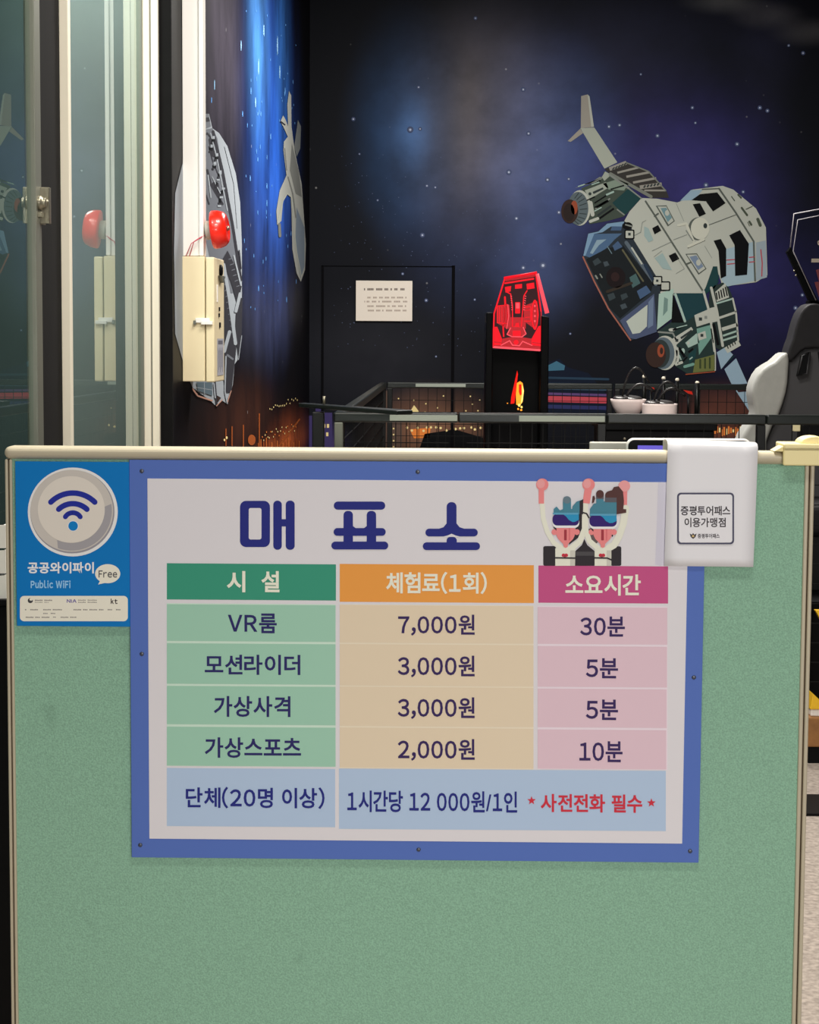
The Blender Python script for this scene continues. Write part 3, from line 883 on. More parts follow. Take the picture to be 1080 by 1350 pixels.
dr = MB().box(-0.004, wbx + 0.002, dep * 0.73, dep, zb0 - 0.002, zb1 - 0.002, IVORY, FL).build('door', ax, 0.005, 3)
zl = at(260, 424, 6.62).z
b = MB()
b.box(-0.010, 0.0, dep * 0.42, dep * 0.86, zl - 0.004, zl + 0.012, WHITE, FL)
b.box(-0.016, -0.006, dep * 0.60, dep * 0.95, zl - 0.010, zl + 0.002, WHITE, FL)
b.box(-0.013, 0.0, dep * 0.36, dep * 0.44, zl - 0.010, zl + 0.004, GREYM, FL)
b.build('clasp', ax, 0.0015)
H = zb1 - zb0
f = MB()
f.lathe(lw(wbx * 0.55, dep + 0.0005, zb0 + H * 0.90), FL.n, [(0.02, 0), (0.02, 0.006), (0.015, 0.009)], BLACKP, 20)
f.build('lamp_socket', dr)
MB().prism([lw(wbx * 0.35, dep, zb0 + H * .855), lw(wbx * 0.8, dep, zb0 + H * .855), lw(wbx * 0.58, dep, zb0 + H * .80)], FL.n * 0.012, GREYM).build('pull', dr)
for (a_, z_, s_) in ((0.45, 0.585, 0.013), (0.42, 0.535, 0.013), (0.5, 0.455, 0.018)):
    MB().box(wbx * a_ - s_ / 2, wbx * a_ + s_, dep, dep + 0.003, zb0 + H * z_ - s_ / 2, zb0 + H * z_ + s_ / 2, BLACKP, FL).build('switch', dr)
MB().box(wbx * .22, wbx * .3, dep, dep + 0.002, zb0 + H * .64, zb0 + H * .78, WHITE, FL).build('gauge', dr)
lb = MB()
lb.box(wbx * .25, wbx * .9, dep + 0.0005, dep + 0.0012, zb0 + H * .045, zb0 + H * .345, mat('grey_label', (176, 176, 186), 0.5), FL)
for i in range(7):
    lb.box(wbx * (.31 + .08 * i), wbx * (.335 + .08 * i), dep + 0.0012, dep + 0.0016, zb0 + H * (.07 + .02 * (i % 3)), zb0 + H * (.27 - .02 * (i % 2)), mat('grey_print', (104, 104, 116), 0.5), FL)
lb.box(wbx * .32, wbx * .8, dep + 0.0012, dep + 0.0016, zb0 + H * .30, zb0 + H * .33, mat('grey_print', (104, 104, 116), 0.5), FL)
lb.build('label_sticker', dr)

zbell = at(290, 304, 6.66).z
bl_ = thing('alarm_bell', 'round red fire bell on the white duct above the beige box', 'bell', lw(0.06, ddep, zbell))
bax = (FL.n + Vector((0, -0.04, 0.10))).normalized()
b0 = lw(0.045, ddep + 0.004, zbell)
MB().lathe(b0, bax, [(0.03, 0), (0.032, 0.004), (0.03, 0.02), (0.026, 0.024)], mat('bell_base', (186, 182, 170), 0.5), 24).build('base', bl_)
R0 = 0.064
prof = [(R0 * 0.96, 0.0), (R0, 0.003), (R0, 0.012), (R0 * .97, 0.024), (R0 * .88, 0.038), (R0 * .74, 0.046), (R0 * .60, 0.049), (R0 * .52, 0.046), (R0 * .30, 0.044), (R0 * .12, 0.045), (0.0, 0.046)]
MB().lathe(b0 + bax * 0.022, bax, [(r_, h_ * 1.08) for r_, h_ in prof], REDBELL, 40).build('gong', bl_)
MB().lathe(b0 + bax * 0.0705, bax, [(0.008, 0), (0.008, 0.006), (0.003, 0.009)], CHROME, 14).build('screw', bl_)
PINK = mat('pink_cable', (206, 96, 110), 0.5)
for k_ in range(2):
    a = lw(0.01, 0.012 + 0.012 * k_, zb1)
    c = b0 + Vector((0.004, -0.01, -0.012))
    pts = [a, a.lerp(c, 0.3) + Vector((0, -0.02, 0.02 + 0.006 * k_)), a.lerp(c, 0.65) + Vector((0, -0.025, 0.008 + 0.005 * k_)), c]
    MB().tube(pts, 0.0016, PINK, 8).build('wire', bl_)

# ------------------------------------------------------------------ partition
a0, ztop = FP.uv(5, 588)
a1, _ = FP.uv(1076, 597)
ztop = 0.5 * (FP.uv(5, 589)[1] + FP.uv(1000, 595)[1])
zrail = FP.uv(540, 609)[1]
pw = thing('partition_panel', 'freestanding green felt partition panel with a beige aluminium frame', 'partition', (FP.w((a0 + a1) / 2, 0, -0.02)), -AP)
T = 0.042
fl = FP.uv(19, 900)[0]
fr_ = FP.uv(1055, 900)[0]
MB().box(fl - 0.004, fr_ + 0.004, -T + 0.006, -0.004, 0.12, zrail + 0.002, FELT, FP).build('felt_board', pw, 0.001)
MB().box(a0, a1, -T, 0.004, zrail, ztop, ALU, FP).build('top_rail', pw, 0.012, 5)
MB().box(a0 + 0.012, a1 - 0.012, -T, 0.0, 0.09, 0.13, ALU, FP).build('bottom_rail', pw, 0.003)
for s0, s1_ in ((a0 + 0.001, fl), (fr_, a1 - 0.001)):
    m_ = (s0 + s1_) / 2
    b = MB()
    b.box(s0, m_ - 0.001, -T, 0.0, 0.02, zrail, ALU, FP)
    b.box(m_ + 0.001, s1_, -T, 0.0, 0.02, zrail, ALU, FP)
    b.box(m_ - 0.002, m_ + 0.002, -T + 0.004, -0.006, 0.02, zrail, mat('groove', (92, 74, 58), 0.8), FP)
    b.build('post', pw, 0.002)
for x in (a0 + 0.01, a1 - 0.01):
    MB().box(x - 0.03, x + 0.03, -0.14, 0.14, 0.0, 0.022, ALU, FP).build('foot', pw, 0.004)

# ---- yellow end clip over the right end of the top rail
c0 = FP.uv(1031, 600)[0]
c1 = c0 + 0.07
zc0, zc1 = FP.uv(1050, 613)[1], FP.uv(1050, 588)[1]
ck = thing('corner_clip', 'pale yellow plastic clip capping the right end of the partition top', 'clip', FP.w((c0 + c1) / 2, ztop, -0.02))
b = MB()
b.box(c0, c1, 0.005, 0.016, zc0, zc1, YELC, FP)
b.box(c0, c1, -T - 0.014, -T - 0.001, zc0, zc1, YELC, FP)
b.box(c0, c1, -T - 0.014, 0.016, ztop + 0.001, zc1 + 0.004, YELC, FP)
b.build('body', ck, 0.002)
b = MB()
pts = [FP.w(c0 + 0.026 + 0.022 * (1 - math.cos(math.pi * i / 10)), zc1 + 0.0035 + 0.011 * math.sin(math.pi * i / 10), 0.008) for i in range(11)]
b.prism(pts, -FP.n * 0.05, YELC)
b.build('thumb_tab', ck, 0.0012)
MB().prism([FP.w(c0, ztop + 0.001, 0.01), FP.w(c0 - 0.012, ztop + 0.001, 0.006), FP.w(c0, zc1, 0.01)], -FP.n * 0.04, YELC).build('spout', ck)

# ------------------------------------------------------------------ ticket price sign
def ink(n, rgb, k=1.36, rough=0.6): return mat('ink_' + n, rgb, rough, 0, 0.2, k)
BLU = ink('border_blue', (78, 104, 172)); WHT = ink('paper', (206, 203, 206)); NVY = ink('navy', (34, 40, 116))
CRM = ink('cream_text', (222, 226, 200)); DNV = ink('dark_navy', (40, 38, 92)); PLM = ink('plum', (52, 36, 84))
REDT = ink('red', (190, 46, 62))
sg = thing('price_sign', 'large blue bordered ticket price board screwed to the green partition', 'sign', FP.w(FP.uv(550, 870)[0], FP.uv(550, 1133)[1], 0.0))
sl_, st_ = FP.uv(172.5, 870)[0], 0.5 * (FP.uv(180, 606)[1] + FP.uv(900, 611)[1])
sr_, sb_ = FP.uv(926, 870)[0], 0.5 * (FP.uv(180, 1130)[1] + FP.uv(920, 1136)[1])
MB().box(sl_, sr_, 0.0, 0.004, sb_, st_, BLU, FP).build('border_sheet', sg, 0.0006)
wl_, wt_ = FP.uv(196.3, 870)[0], 0.5 * (FP.uv(200, 631)[1] + FP.uv(880, 635)[1])
wr_, wb_ = FP.uv(903.5, 870)[0], 0.5 * (FP.uv(200, 1104.7)[1] + FP.uv(896, 1111)[1])
MB().box(wl_, wr_, 0.0035, 0.0052, wb_, wt_, WHT, FP).build('white_sheet', sg, 0.0003)
SK = lambda x, y: (x, y + (x - 332) * 0.0068)         # the sheet's rows run with the sign
pr = Print(FP, 0.0056, 0.00025, SK)
G1 = ink('green', (52, 138, 112)); G2 = ink('light_green', (146, 188, 166)); O1 = ink('orange', (218, 146, 66)); O2 = ink('sand', (210, 194, 168))
M1 = ink('magenta', (182, 76, 124)); M2 = ink('pink', (207, 180, 190)); B2 = ink('light_blue_cell', (164, 184, 208))
LGN = ink('line_green', (190, 212, 196)); LSD = ink('line_sand', (220, 206, 184)); LPK = ink('line_pink', (226, 204, 212))
pr.rect(220, 743.3, 443, 791, G1); pr.rect(448, 742.6, 704, 792.5, O1); pr.rect(710, 743, 881, 792, M1)
pr.rect(220, 796, 442.5, 1010.5, LGN); pr.rect(448, 796, 703.5, 1012, LSD); pr.rect(709, 796, 880, 1011.5, LPK)
for i in range(4):
    y0 = 797.3 + i * 53.8
    y1 = y0 + (48.3, 51.0, 50.6, 51.3)[i]
    y0a = y0 - (0, 2.4, 0, 0)[i]
    pr.rect(220, y0a, 442.5, y1, G2, 1); pr.rect(448, y0a - 0.4, 703.5, y1 + 0.6, O2, 1); pr.rect(709, y0a + 0.3, 880 - i * 0.5, y1 + 0.6, M2, 1)
pr.rect(220, 1013.2, 442, 1089.8, B2); pr.rect(447, 1012.6, 878, 1092, B2)
pr.build('table_cells', sg)
# title drawn stroke by stroke
t = Print(FP, 0.0058, 0.00012)
t.rect(316.5, 660.3, 356, 721.2, NVY, 0, 8)
t.rect(328, 669.8, 344.8, 711.2, WHT, 3, 2.5)
t.rect(360.4, 660, 371.6, 724.8, NVY, 0, 5.4); t.rect(376.8, 660, 388.6, 724.8, NVY, 1, 5.4); t.rect(366, 684.5, 382, 694, NVY, 2)
t.build('title_letter', sg)
t = Print(FP, 0.0058, 0.00012)
t.rect(440.2, 661.2, 508, 672, NVY, 0, 5.3); t.rect(453, 673.6, 465.4, 722, NVY, 1, 5.5); t.rect(483.6, 673.6, 496, 722, NVY, 2, 5.5)
t.poly([(460, 690), (466, 694), (470, 697), (479, 697), (483, 694), (489, 690), (489, 706), (460, 706)], NVY, 3)
t.rect(440, 696.2, 508.6, 706.4, NVY, 4, 5); t.rect(437, 714, 512, 724.4, NVY, 5, 5.1)
t.build('title_letter', sg)
t = Print(FP, 0.0058, 0.00012)
t.rect(589, 662, 602, 700, NVY, 0, 6)
t.poly([(589, 690), (585, 695), (579, 697), (612, 697), (606, 695), (602, 690)], NVY, 1)
t.rect(561, 697, 630, 707.2, NVY, 2, 5)
t.poly([(582, 708), (590, 706), (595.5, 703.6), (601, 706), (609, 708)], WHT, 3.5)
t.rect(589, 707.8, 602.4, 722, NVY, 4.2, 5); t.rect(557.6, 715, 633, 725.2, NVY, 5, 5)
t.build('title_letter', sg)
def T2(s_, x0, y0, x1, y1, m, off=0.02, sl=0.4):
    x = Print(FP, 0.0064, 0.0002)
    x.text(s_, x0, y0, x1, y1, m, 0, off, sl)
    x.build('lettering', sg)
T2('시', 299, 752.5, 323.5, 780.5, CRM, 0.026); T2('설', 344.5, 752.5, 368.5, 780.5, CRM, 0.026)
T2('체험료(1회)', 509, 753.5, 642, 783, CRM, 0.024); T2('소요시간', 745.5, 757, 845, 785, CRM, 0.024)
T2('VR룸', 300.5, 808.5, 365, 834.5, DNV); T2('7,000원', 525, 810, 626, 838, PLM); T2('30분', 765, 812.5, 824, 839, PLM)
T2('모션라이더', 270, 863, 396, 889.5, DNV); T2('3,000원', 524.5, 864, 626, 893, PLM); T2('5분', 772.5, 867.5, 815, 894, PLM)
T2('가상사격', 282, 917.5, 383, 945, DNV); T2('3,000원', 524.5, 919, 626, 948, PLM); T2('5분', 772.5, 922, 815, 949, PLM)
T2('가상스포츠', 270, 972, 397, 999, DNV); T2('2,000원', 524.5, 974, 626, 1003, PLM); T2('10분', 764, 977, 821, 1004.5, PLM)
T2('단체(20명 이상)', 245, 1037, 428, 1065.5, NVY, 0.02, 1.0); T2('1시간당 12 000원/1인', 458, 1042, 682, 1070.5, NVY, 0.02, 1.5)
T2('사전전화 필수', 713, 1046.5, 847, 1070.5, REDT, 0.024, 1.2)
for cx, cy in ((701, 1055.5), (859, 1058.5)):
    x = Print(FP, 0.0064, 0.0002)
    x.poly([(cx + (6 if i % 2 == 0 else 2.5) * math.sin(math.pi * i / 5), cy - (6 if i % 2 == 0 else 2.5) * math.cos(math.pi * i / 5)) for i in range(10)], REDT)
    x.build('star', sg)
# picture of two riders with goggles
il = Print(FP, 0.0060, 0.00012, zt(690, 620, 5.684))
SKN = ink('skin', (226, 128, 128)); SKL = ink('skin_light', (234, 150, 150)); SKD = ink('nose', (150, 52, 62)); BLK = ink('black_print', (44, 40, 44)); SLV = ink('sleeve', (214, 214, 198))
SLS = ink('sleeve_grey', (190, 188, 176)); HT = ink('hair_teal', (66, 122, 140)); HB = ink('hair_brown', (78, 50, 48)); GN = ink('goggle_navy', (46, 26, 100)); GB = ink('goggle_blue', (40, 136, 178)); GWH = ink('goggle_white', (226, 226, 226)); HG = ink('hair_grey', (96, 116, 126)); BOW = ink('bow', (186, 44, 62))
il.rect(150, 568, 245, 716, BLK, 0, 14); il.poly([(385, 610), (440, 560), (458, 515), (480, 560), (540, 610), (540, 716), (385, 716)], BLK, 0); il.rect(655, 570, 735, 716, BLK, 0, 14)
il.rect(392, 610, 534, 640, ink('black_soft', (70, 68, 70)), 1)
il.poly([(415, 240), (450, 215), (455, 440), (420, 500), (340, 560), (350, 520), (390, 450)], BLK, 1); il.poly([(490, 440), (520, 430), (560, 540), (530, 560), (490, 500)], ink('shade_brown', (96, 84, 84)), 1)
il.stroke([(142, 252), (150, 360), (180, 460), (230, 545), (290, 585)], 36, SLV, 3); il.stroke([(464, 252), (462, 360), (462, 440), (425, 530), (360, 585)], 44, SLV, 3)
il.stroke([(466, 330), (466, 440), (495, 530), (560, 585)], 40, SLV, 4); il.stroke([(768, 285), (750, 400), (715, 500), (680, 560), (640, 582)], 52, SLV, 4)
il.poly([(240, 585), (300, 570), (340, 570), (390, 590), (388, 716), (240, 716)], SLV, 5); il.poly([(535, 590), (590, 575), (620, 575), (660, 590), (660, 716), (535, 716)], SLV, 5)
il.rect(352, 600, 388, 716, SLS, 6); il.rect(625, 600, 658, 716, SLS, 6)
il.rect(116, 140, 156, 250, SKN, 4); il.ell(143, 107, 46, 46, SKN, 6); il.ell(132, 100, 30, 34, SKL, 7)
il.poly([(460, 140), (515, 140), (498, 250), (445, 245)], SKN, 5); il.ell(490, 107, 47, 46, SKN, 6); il.ell(478, 100, 30, 34, SKL, 7)
il.poly([(745, 140), (780, 140), (778, 260), (755, 270)], SKN, 4); il.ell(758, 118, 44, 42, SKL, 6)
for dx, in ((0,), (278,)):
    il.ell(234 + dx, 463, 22, 22, SKN, 6); il.ell(402 + dx, 463, 22, 22, SKN, 6)
    il.poly([(246 + dx, 425), (388 + dx, 425), (386 + dx, 488), (374 + dx, 515), (348 + dx, 540), (336 + dx, 552), (332 + dx, 576), (318 + dx, 582), (304 + dx, 576), (300 + dx, 552), (288 + dx, 540), (262 + dx, 515), (249 + dx, 488)], SKN, 7)
    il.poly([(340 + dx, 430), (352 + dx, 430), (352 + dx, 520), (340 + dx, 530)], ink('skin_shade', (206, 106, 110)), 8)
    il.rect(306 + dx, 445, 326 + dx, 525, SKD, 9, 4)
    il.ell(302 + dx, 637, 14, 13, BOW, 8); il.ell(322 + dx, 637, 14, 13, BOW, 9); il.ell(312 + dx, 645, 9, 8, SKD, 10)
il.ell(668, 490, 6, 8, BLK, 10)
# hair
il.poly([(228, 330), (228, 290), (250, 272), (275, 300), (300, 290), (420, 290), (420, 330)], HT, 8)
il.stroke([(328, 225), (328, 320)], 60, HT, 9); il.ell(328, 222, 30, 28, HG, 10.5)
il.poly([(362, 330), (370, 270), (400, 235), (445, 220), (440, 330)], HT, 9); il.poly([(422, 232), (450, 218), (448, 330), (422, 330)], BLK, 10)
il.poly([(500, 345), (500, 290), (530, 250), (700, 210), (700, 345)], HT, 8); il.stroke([(575, 180), (575, 290)], 56, HT, 9); il.ell(575, 178, 29, 30, HB, 10.5); il.rect(546, 178, 604, 215, ink('hair_mix', (86, 84, 90)), 10)
il.stroke([(650, 195), (650, 300)], 74, HT, 9); il.stroke([(648, 190), (690, 180)], 70, HB, 10.5); il.rect(612, 205, 700, 240, ink('hair_mix', (86, 84, 90)), 11)
il.poly([(660, 160), (680, 125), (715, 120), (748, 160), (755, 230), (750, 290), (772, 292), (772, 318), (730, 325), (700, 330), (700, 200)], HB, 12)
il.poly([(520, 195), (532, 190), (540, 210), (530, 240), (515, 250)], HB, 9)
il.stroke([(440, 315), (475, 325), (492, 355)], 11, BLK, 9)
# goggles
for dx, dy, w_ in ((0, 0, 198), (277, 8, 204)):
    x0 = 220 + dx
    il.rect(x0 - 2, 350 + dy, x0 + w_ + 2, 432 + dy, GWH, 11, 36)
    il.rect(x0, 328 + dy, x0 + w_, 414 + dy, GN, 12.5, 34)
    il.poly([(x0 + 78, 330 + dy), (x0 + w_ - 2, 330 + dy), (x0 + w_ - 1, 372 + dy), (x0 + w_ - 30, 386 + dy), (x0 + 150, 388 + dy), (x0 + 122, 372 + dy), (x0 + 100, 345 + dy)], GB, 13.5)
    il.rect(x0 + 2, 318 + dy, x0 + w_ - 4, 332 + dy, ink('goggle_top', (86, 150, 178)), 14, 5)
    il.poly([(x0 + 8, 420 + dy - 14), (x0 + 30, 440 + dy), (x0 + 28, 452 + dy), (x0 + 8, 430 + dy)], BLK, 10)
il.stroke([(238, 656), (390, 658)], 11, BLK, 12); il.stroke([(532, 656), (630, 658), (662, 672)], 11, BLK, 12)
il.build('riders_picture', sg)
SCREW = mat('sign_screw', (92, 96, 108), 0.4, 0.6)
for (sx_, sy_) in ((187, 621), (551, 622), (187, 862), (915, 893), (185, 1114), (552, 1120), (910, 1122)):
    a = FP.hit(sx_, sy_, 0.004)
    MB().lathe(a, FP.n, [(0.0032, 0), (0.0032, 0.0008), (0.002, 0.0014)], SCREW, 14).build('screw', sg)

# ------------------------------------------------------------------ wifi poster
wf = thing('wifi_poster', 'small blue public wifi notice at the left of the price board', 'poster', FP.w(FP.uv(96, 826)[0], FP.uv(96, 826)[1], 0.0))
wx0, wy1 = FP.uv(21, 620)[0], 0.5 * (FP.uv(24, 608.5)[1] + FP.uv(168, 608.5)[1])
wx1, wy0 = FP.uv(171.5, 720)[0], FP.uv(96, 825)[1]
WB = ink('wifi_blue', (0, 108, 176))
MB().box(wx0, wx1, 0.0, 0.0055, wy0, wy1, WB, FP).build('sheet', wf, 0.0004)
k = Print(FP, 0.0059, 0.0002)
WR = ink('wifi_rim', (214, 214, 212)); WG = ink('wifi_ring', (186, 180, 172)); WI = ink('wifi_disc', (206, 199, 188)); WD = ink('wifi_ring_dark', (140, 138, 144)); WN = ink('wifi_navy', (30, 42, 140)); WL = ink('wifi_white', (216, 220, 226)); WLB = ink('wifi_pale', (140, 186, 222)); WTX = ink('wifi_text', (84, 82, 84)); WBX = ink('wifi_box', (222, 214, 198))
k.ell(96, 675, 59.3, 58.6, WR, 0, 64); k.ell(95.4, 674.6, 55.6, 55, WD, 1, 64); k.ell(94.6, 673.4, 54.6, 54, WG, 2, 64)
pts = [(94.6 + 53 * math.cos(R(a)), 673.4 + 52.5 * math.sin(R(a))) for a in range(-10, 116, 6)] + [(94 + 44 * math.cos(R(a)), 672 + 44 * math.sin(R(a))) for a in range(115, -11, -6)]
k.poly(pts, ink('wifi_shadow', (150, 147, 150)), 3)
k.ell(94, 671.6, 44.2, 44, WI, 4, 64)
for cyy, rr, half in ((691, 41, 45), (691, 27, 43.5), (687.5, 11.6, 58)):
    k.stroke([(96 + rr * math.sin(R(a * half / 12.0)), cyy - rr * math.cos(R(a * half / 12.0))) for a in range(-12, 13)], 7.2 if rr > 15 else 6.4, WN, 5)
k.ell(96.4, 693.4, 7.2, 7.2, WL, 5); k.ell(96.4, 693.4, 6.3, 6.3, ink('wifi_dot', (0, 116, 184)), 6)
k.text('공공와이파이', 36.5, 741, 123.8, 756, WL, 0, 0.03)
k.text('Public WiFi', 40.5, 765, 93, 775.5, WLB, 0, 0.035)
k.ell(142, 756.3, 16.6, 12.6, WBX, 0, 36); k.poly([(133, 763), (141, 768), (129.5, 770.5)], WBX, 1)
k.text('Free', 130, 752, 154.5, 761.5, WTX, 2, 0.02)
k.rect(26.3, 785.6, 168.6, 819, WBX, 0, 5.5)
k.ell(40, 791.8, 3.4, 3.4, ink('emblem', (58, 58, 62)), 1, 20); k.ell(41, 790.2, 2.2, 1.8, WBX, 2, 16)
k.text('NIA', 88, 790, 101, 794.6, ink('nia', (104, 92, 150)), 1, 0.03)
k.text('kt', 146, 789.2, 155, 796.2, ink('kt', (60, 52, 50)), 1, 0.04)
for x0, x1, y0, h_ in ((46, 71, 790.6, 1.6), (46, 66, 793.6, 0.9), (103, 129, 790.6, 1.2), (103, 129, 793.4, 1.2), (33, 37, 803, 1.5), (40, 52, 803, 1.5), (57, 83, 803, 1.5), (97, 116, 803, 1.6), (118, 137, 803, 1.6), (142, 150, 803, 1.5), (153, 160, 803, 1.5), (57, 64, 808, 1.4), (67, 75, 808, 1.4), (34, 53, 813, 1.6), (55, 67, 813, 1.6), (70, 75, 813, 1.2), (80, 103, 813, 1.5)):
    n_ = int((x1 - x0) / 2.1)
    for i in range(n_):
        if (i * 7) % 9 == 8: continue
        k.rect(x0 + i * 2.1, y0 + (i % 3) * 0.15, x0 + i * 2.1 + 1.6, y0 + h_, ink('fine_print', (128, 122, 118)), 1)
k.build('printing', wf)

# ------------------------------------------------------------------ laminated pass notice hung over the top
ps = thing('pass_notice', 'white laminated shop pass notice hung over the partition top at right', 'notice', FP.w(FP.uv(937, 748)[0], FP.uv(937, 748)[1], 0.0))
PAP = mat('laminated_paper', (244, 243, 246), 0.5, 0, 0.15)
tl, tr_, br, bl2 = [FP.hit(px_, py_, 0.0085) for px_, py_ in ((880.5, 586), (999.5, 590), (993.3, 747.5), (876, 746))]
b = MB()
NX, NY = 6, 14
vs, fs = [], []
rows = []
for j in range(NY + 1):
    v = j / NY
    rows.append([tl.lerp(tr_, i / NX).lerp(bl2.lerp(br, i / NX), v) + FP.n * (0.0012 * math.sin(v * 3.0) + 0.0002 * math.sin(i * 1.3)) for i in range(NX + 1)])
over = []
for dz, dn in ((0.0045, -0.006), (0.0062, -0.02), (0.0058, -0.040), (0.002, -0.0615), (-0.03, -0.062), (-0.08, -0.064)):
    over.append([tl.lerp(tr_, i / NX) + FP.n * dn + Vector((0, 0, dz)) for i in range(NX + 1)])
allr = over[::-1] + rows
for r_ in allr:
    vs += r_
n_ = NX + 1
fs = [(j * n_ + i, (j + 1) * n_ + i, (j + 1) * n_ + i + 1, j * n_ + i + 1) for j in range(len(allr) - 1) for i in range(NX)]
b.add(vs, fs, PAP, True)
sh = b.build('sheet', ps)
so = sh.modifiers.new('solidify', 'SOLIDIFY')
so.thickness = 0.0005
so.offset = 0
# clear film margin on the left of the sheet
FILM = glass_mat('clear_film', (0.93, 0.93, 0.98), 0.1)
fm = Print(FP, 0.0078, 0.0002)
fm.poly([(868, 634), (881, 634), (877, 746), (864, 745)], FILM)
fm.build('film_margin', ps)
n = Print(FP, 0.0113, 0.0002, lambda x, y: (x, y))
PI_ = ink('pass_ink', (72, 72, 92)); PT = ink('pass_text', (58, 54, 58))
n.rect(893, 649.5, 968, 717.6, PI_, 0, 5); n.rect(895.3, 651.8, 965.7, 715.3, PAP, 1, 3.5)
n.text('증평투어패스', 897.6, 667, 963, 679.5, PT, 2, 0.02); n.text('이용가맹점', 902.6, 682.5, 957, 695, PT, 2, 0.02)
n.text('증평투어패스', 920, 703.6, 949, 709.6, PT, 2, 0.02)
n.poly([(909.5, 703.4), (912.5, 705), (914, 702.6), (915.6, 705), (918.6, 703.4), (917, 708), (914, 710.5), (911, 708)], PT, 2)
n.ell(914, 706.8, 1.7, 1.5, ink('pass_gold', (196, 172, 120)), 3, 12)
n.build('printing', ps)

# ------------------------------------------------------------------ counter, tablet and tray just behind the partition
ctr = thing('service_counter', 'dark counter standing close behind the green partition, holding the tablet', 'counter', (0.42, 3.28, 0))
b = MB().box(0.12, 0.60, 3.08, 3.5, 0.98, 1.0, BLACKW)
b.build('worktop', ctr, 0.003)
MB().box(0.14, 0.58, 3.1, 3.48, 0.0, 0.98, BLACKW).build('cabinet', ctr, 0.003)
YT = 3.12
xa, xb = at(826, 582, YT).x, at(991, 586, YT).x
zt_ = 0.5 * (at(830, 577, YT).z + at(985, 579, YT).z)
tb = thing('tablet', 'white rimmed tablet with a purple screen peeking over the partition', 'tablet', ((xa + xb) / 2, YT, 1.0))
def rr(x0, x1, z0, z1, y, r, n=6):
    o_ = []
    for cx, cz, a0_ in ((x1 - r, z1 - r, 0), (x0 + r, z1 - r, 90), (x0 + r, z0 + r, 180), (x1 - r, z0 + r, 270)):
        for i in range(n + 1):
            a = R(a0_ + 90.0 * i / n)
            o_.append((cx + r * math.cos(a), y, cz + r * math.sin(a)))
    return o_
MB().prism(rr(xa, xb, 1.012, zt_, YT, 0.012), (0, 0.009, 0), WHITE).build('housing', tb, 0.004, 4)
MB().prism(rr(xa + 0.003, xb - 0.003, 1.015, zt_ - 0.003, YT - 0.0006, 0.010), (0, 0.001, 0), BLACKP).build('bezel', tb)
MB().box(xa + 0.018, xb - 0.018, YT - 0.0011, YT - 0.0003, 1.03, zt_ - 0.0115, mat('purple_screen', (112, 100, 214), 0.3, emit=0.9)).build('screen', tb)
MB().prism([(xa + 0.06, YT + 0.004, 1.0), (xb - 0.06, YT + 0.004, 1.0), (xb - 0.06, YT + 0.1, 1.0), (xa + 0.06, YT + 0.1, 1.0)], (0, 0, 0.014), BLACKP).build('stand', tb, 0.002)
ytr = 3.3
ta, tbx = at(778, 583, ytr).x, at(1022, 586, ytr).x
ztr = 0.5 * (at(790, 582, ytr).z + at(1010, 585, ytr).z)
ty = thing('document_rack', 'pale grey document rack standing on the counter behind the tablet', 'rack', ((ta + tbx) / 2, ytr, 1.0))
RK = mat('rack_grey', (206, 202, 192), 0.5)
MB().box(ta, tbx - 0.03, ytr, ytr + 0.012, 1.0, ztr, RK).build('front_plate', ty, 0.002)
MB().box(ta, tbx - 0.03, ytr + 0.013, ytr + 0.13, 1.0, 1.012, RK).build('base_plate', ty, 0.002)

# ------------------------------------------------------------------ wire fences of the ride
HF = 1.146
RAILM = mat('fence_rail', (26, 31, 29), 0.3, 0.2, 0.5)
WIRE = mat('fence_wire', (10, 10, 10), 0.5, 0.0, 0.15)
FENCES = []
def fence(name, label, A, B, group, posts=(True, True), mesh=True, step=0.036, pm=None):
    pm = pm or BLACKM
    A, B = Vector((A[0], A[1], 0)), Vector((B[0], B[1], 0))
    u = (B - A).normalized()
    fr = Frame(A, u)
    L_ = (B - A).length
    t_ = thing(name, label, 'fence', A.lerp(B, 0.5), 0, group)
    r_ = MB()
    r_.box(0.0, L_, -0.018, 0.018, HF - 0.034, HF, RAILM, fr)
    r_.build('top_rail', t_, 0.006, 3)
    MB().box(0.03, L_ - 0.03, -0.012, 0.012, 0.06, 0.09, BLACKM, fr).build('bottom_rail', t_, 0.003)
    for on, x_ in zip(posts, (0.002, L_ - 0.032)):
        if on:
            MB().box(x_, x_ + 0.03, -0.015, 0.015, 0.0, HF - 0.0345, pm, fr).build('post', t_, 0.003)
    if mesh:
        w = MB()
        k_ = int((L_ - 0.06) / step)
        for i in range(1, k_):
            x_ = 0.03 + (L_ - 0.06) * i / k_
            w.box(x_ - 0.0016, x_ + 0.0016, -0.0016, 0.0016, 0.085, HF - 0.033, WIRE, fr)
        for j in range(1, 15):
            z_ = 0.09 + (HF - 0.125) * j / 15
            w.box(0.03, L_ - 0.03, 0.0017, 0.0047, z_ - 0.0016, z_ + 0.0016, WIRE, fr)
        w.build('wire_mesh', t_)
    FENCES.append(t_)
    return t_
def rail_y(py, px):
    # depth at which a fence top (height HF) shows at this pixel row
    r = ray(px, py)
    return (HF - 1.4) / r.z * r.y
YN = 6.72
xs = [at(440, 548, YN).x, at(604, 550, YN).x, at(800, 552, YN).x, at(1010, 553, YN).x, at(1240, 555, YN).x]
labs = ['black wire fence section at the left near corner of the ride', 'black wire fence section right in front of the red glowing tower', 'black wire fence section in front of the white headset cups', 'black wire fence section in front of the racing seat']
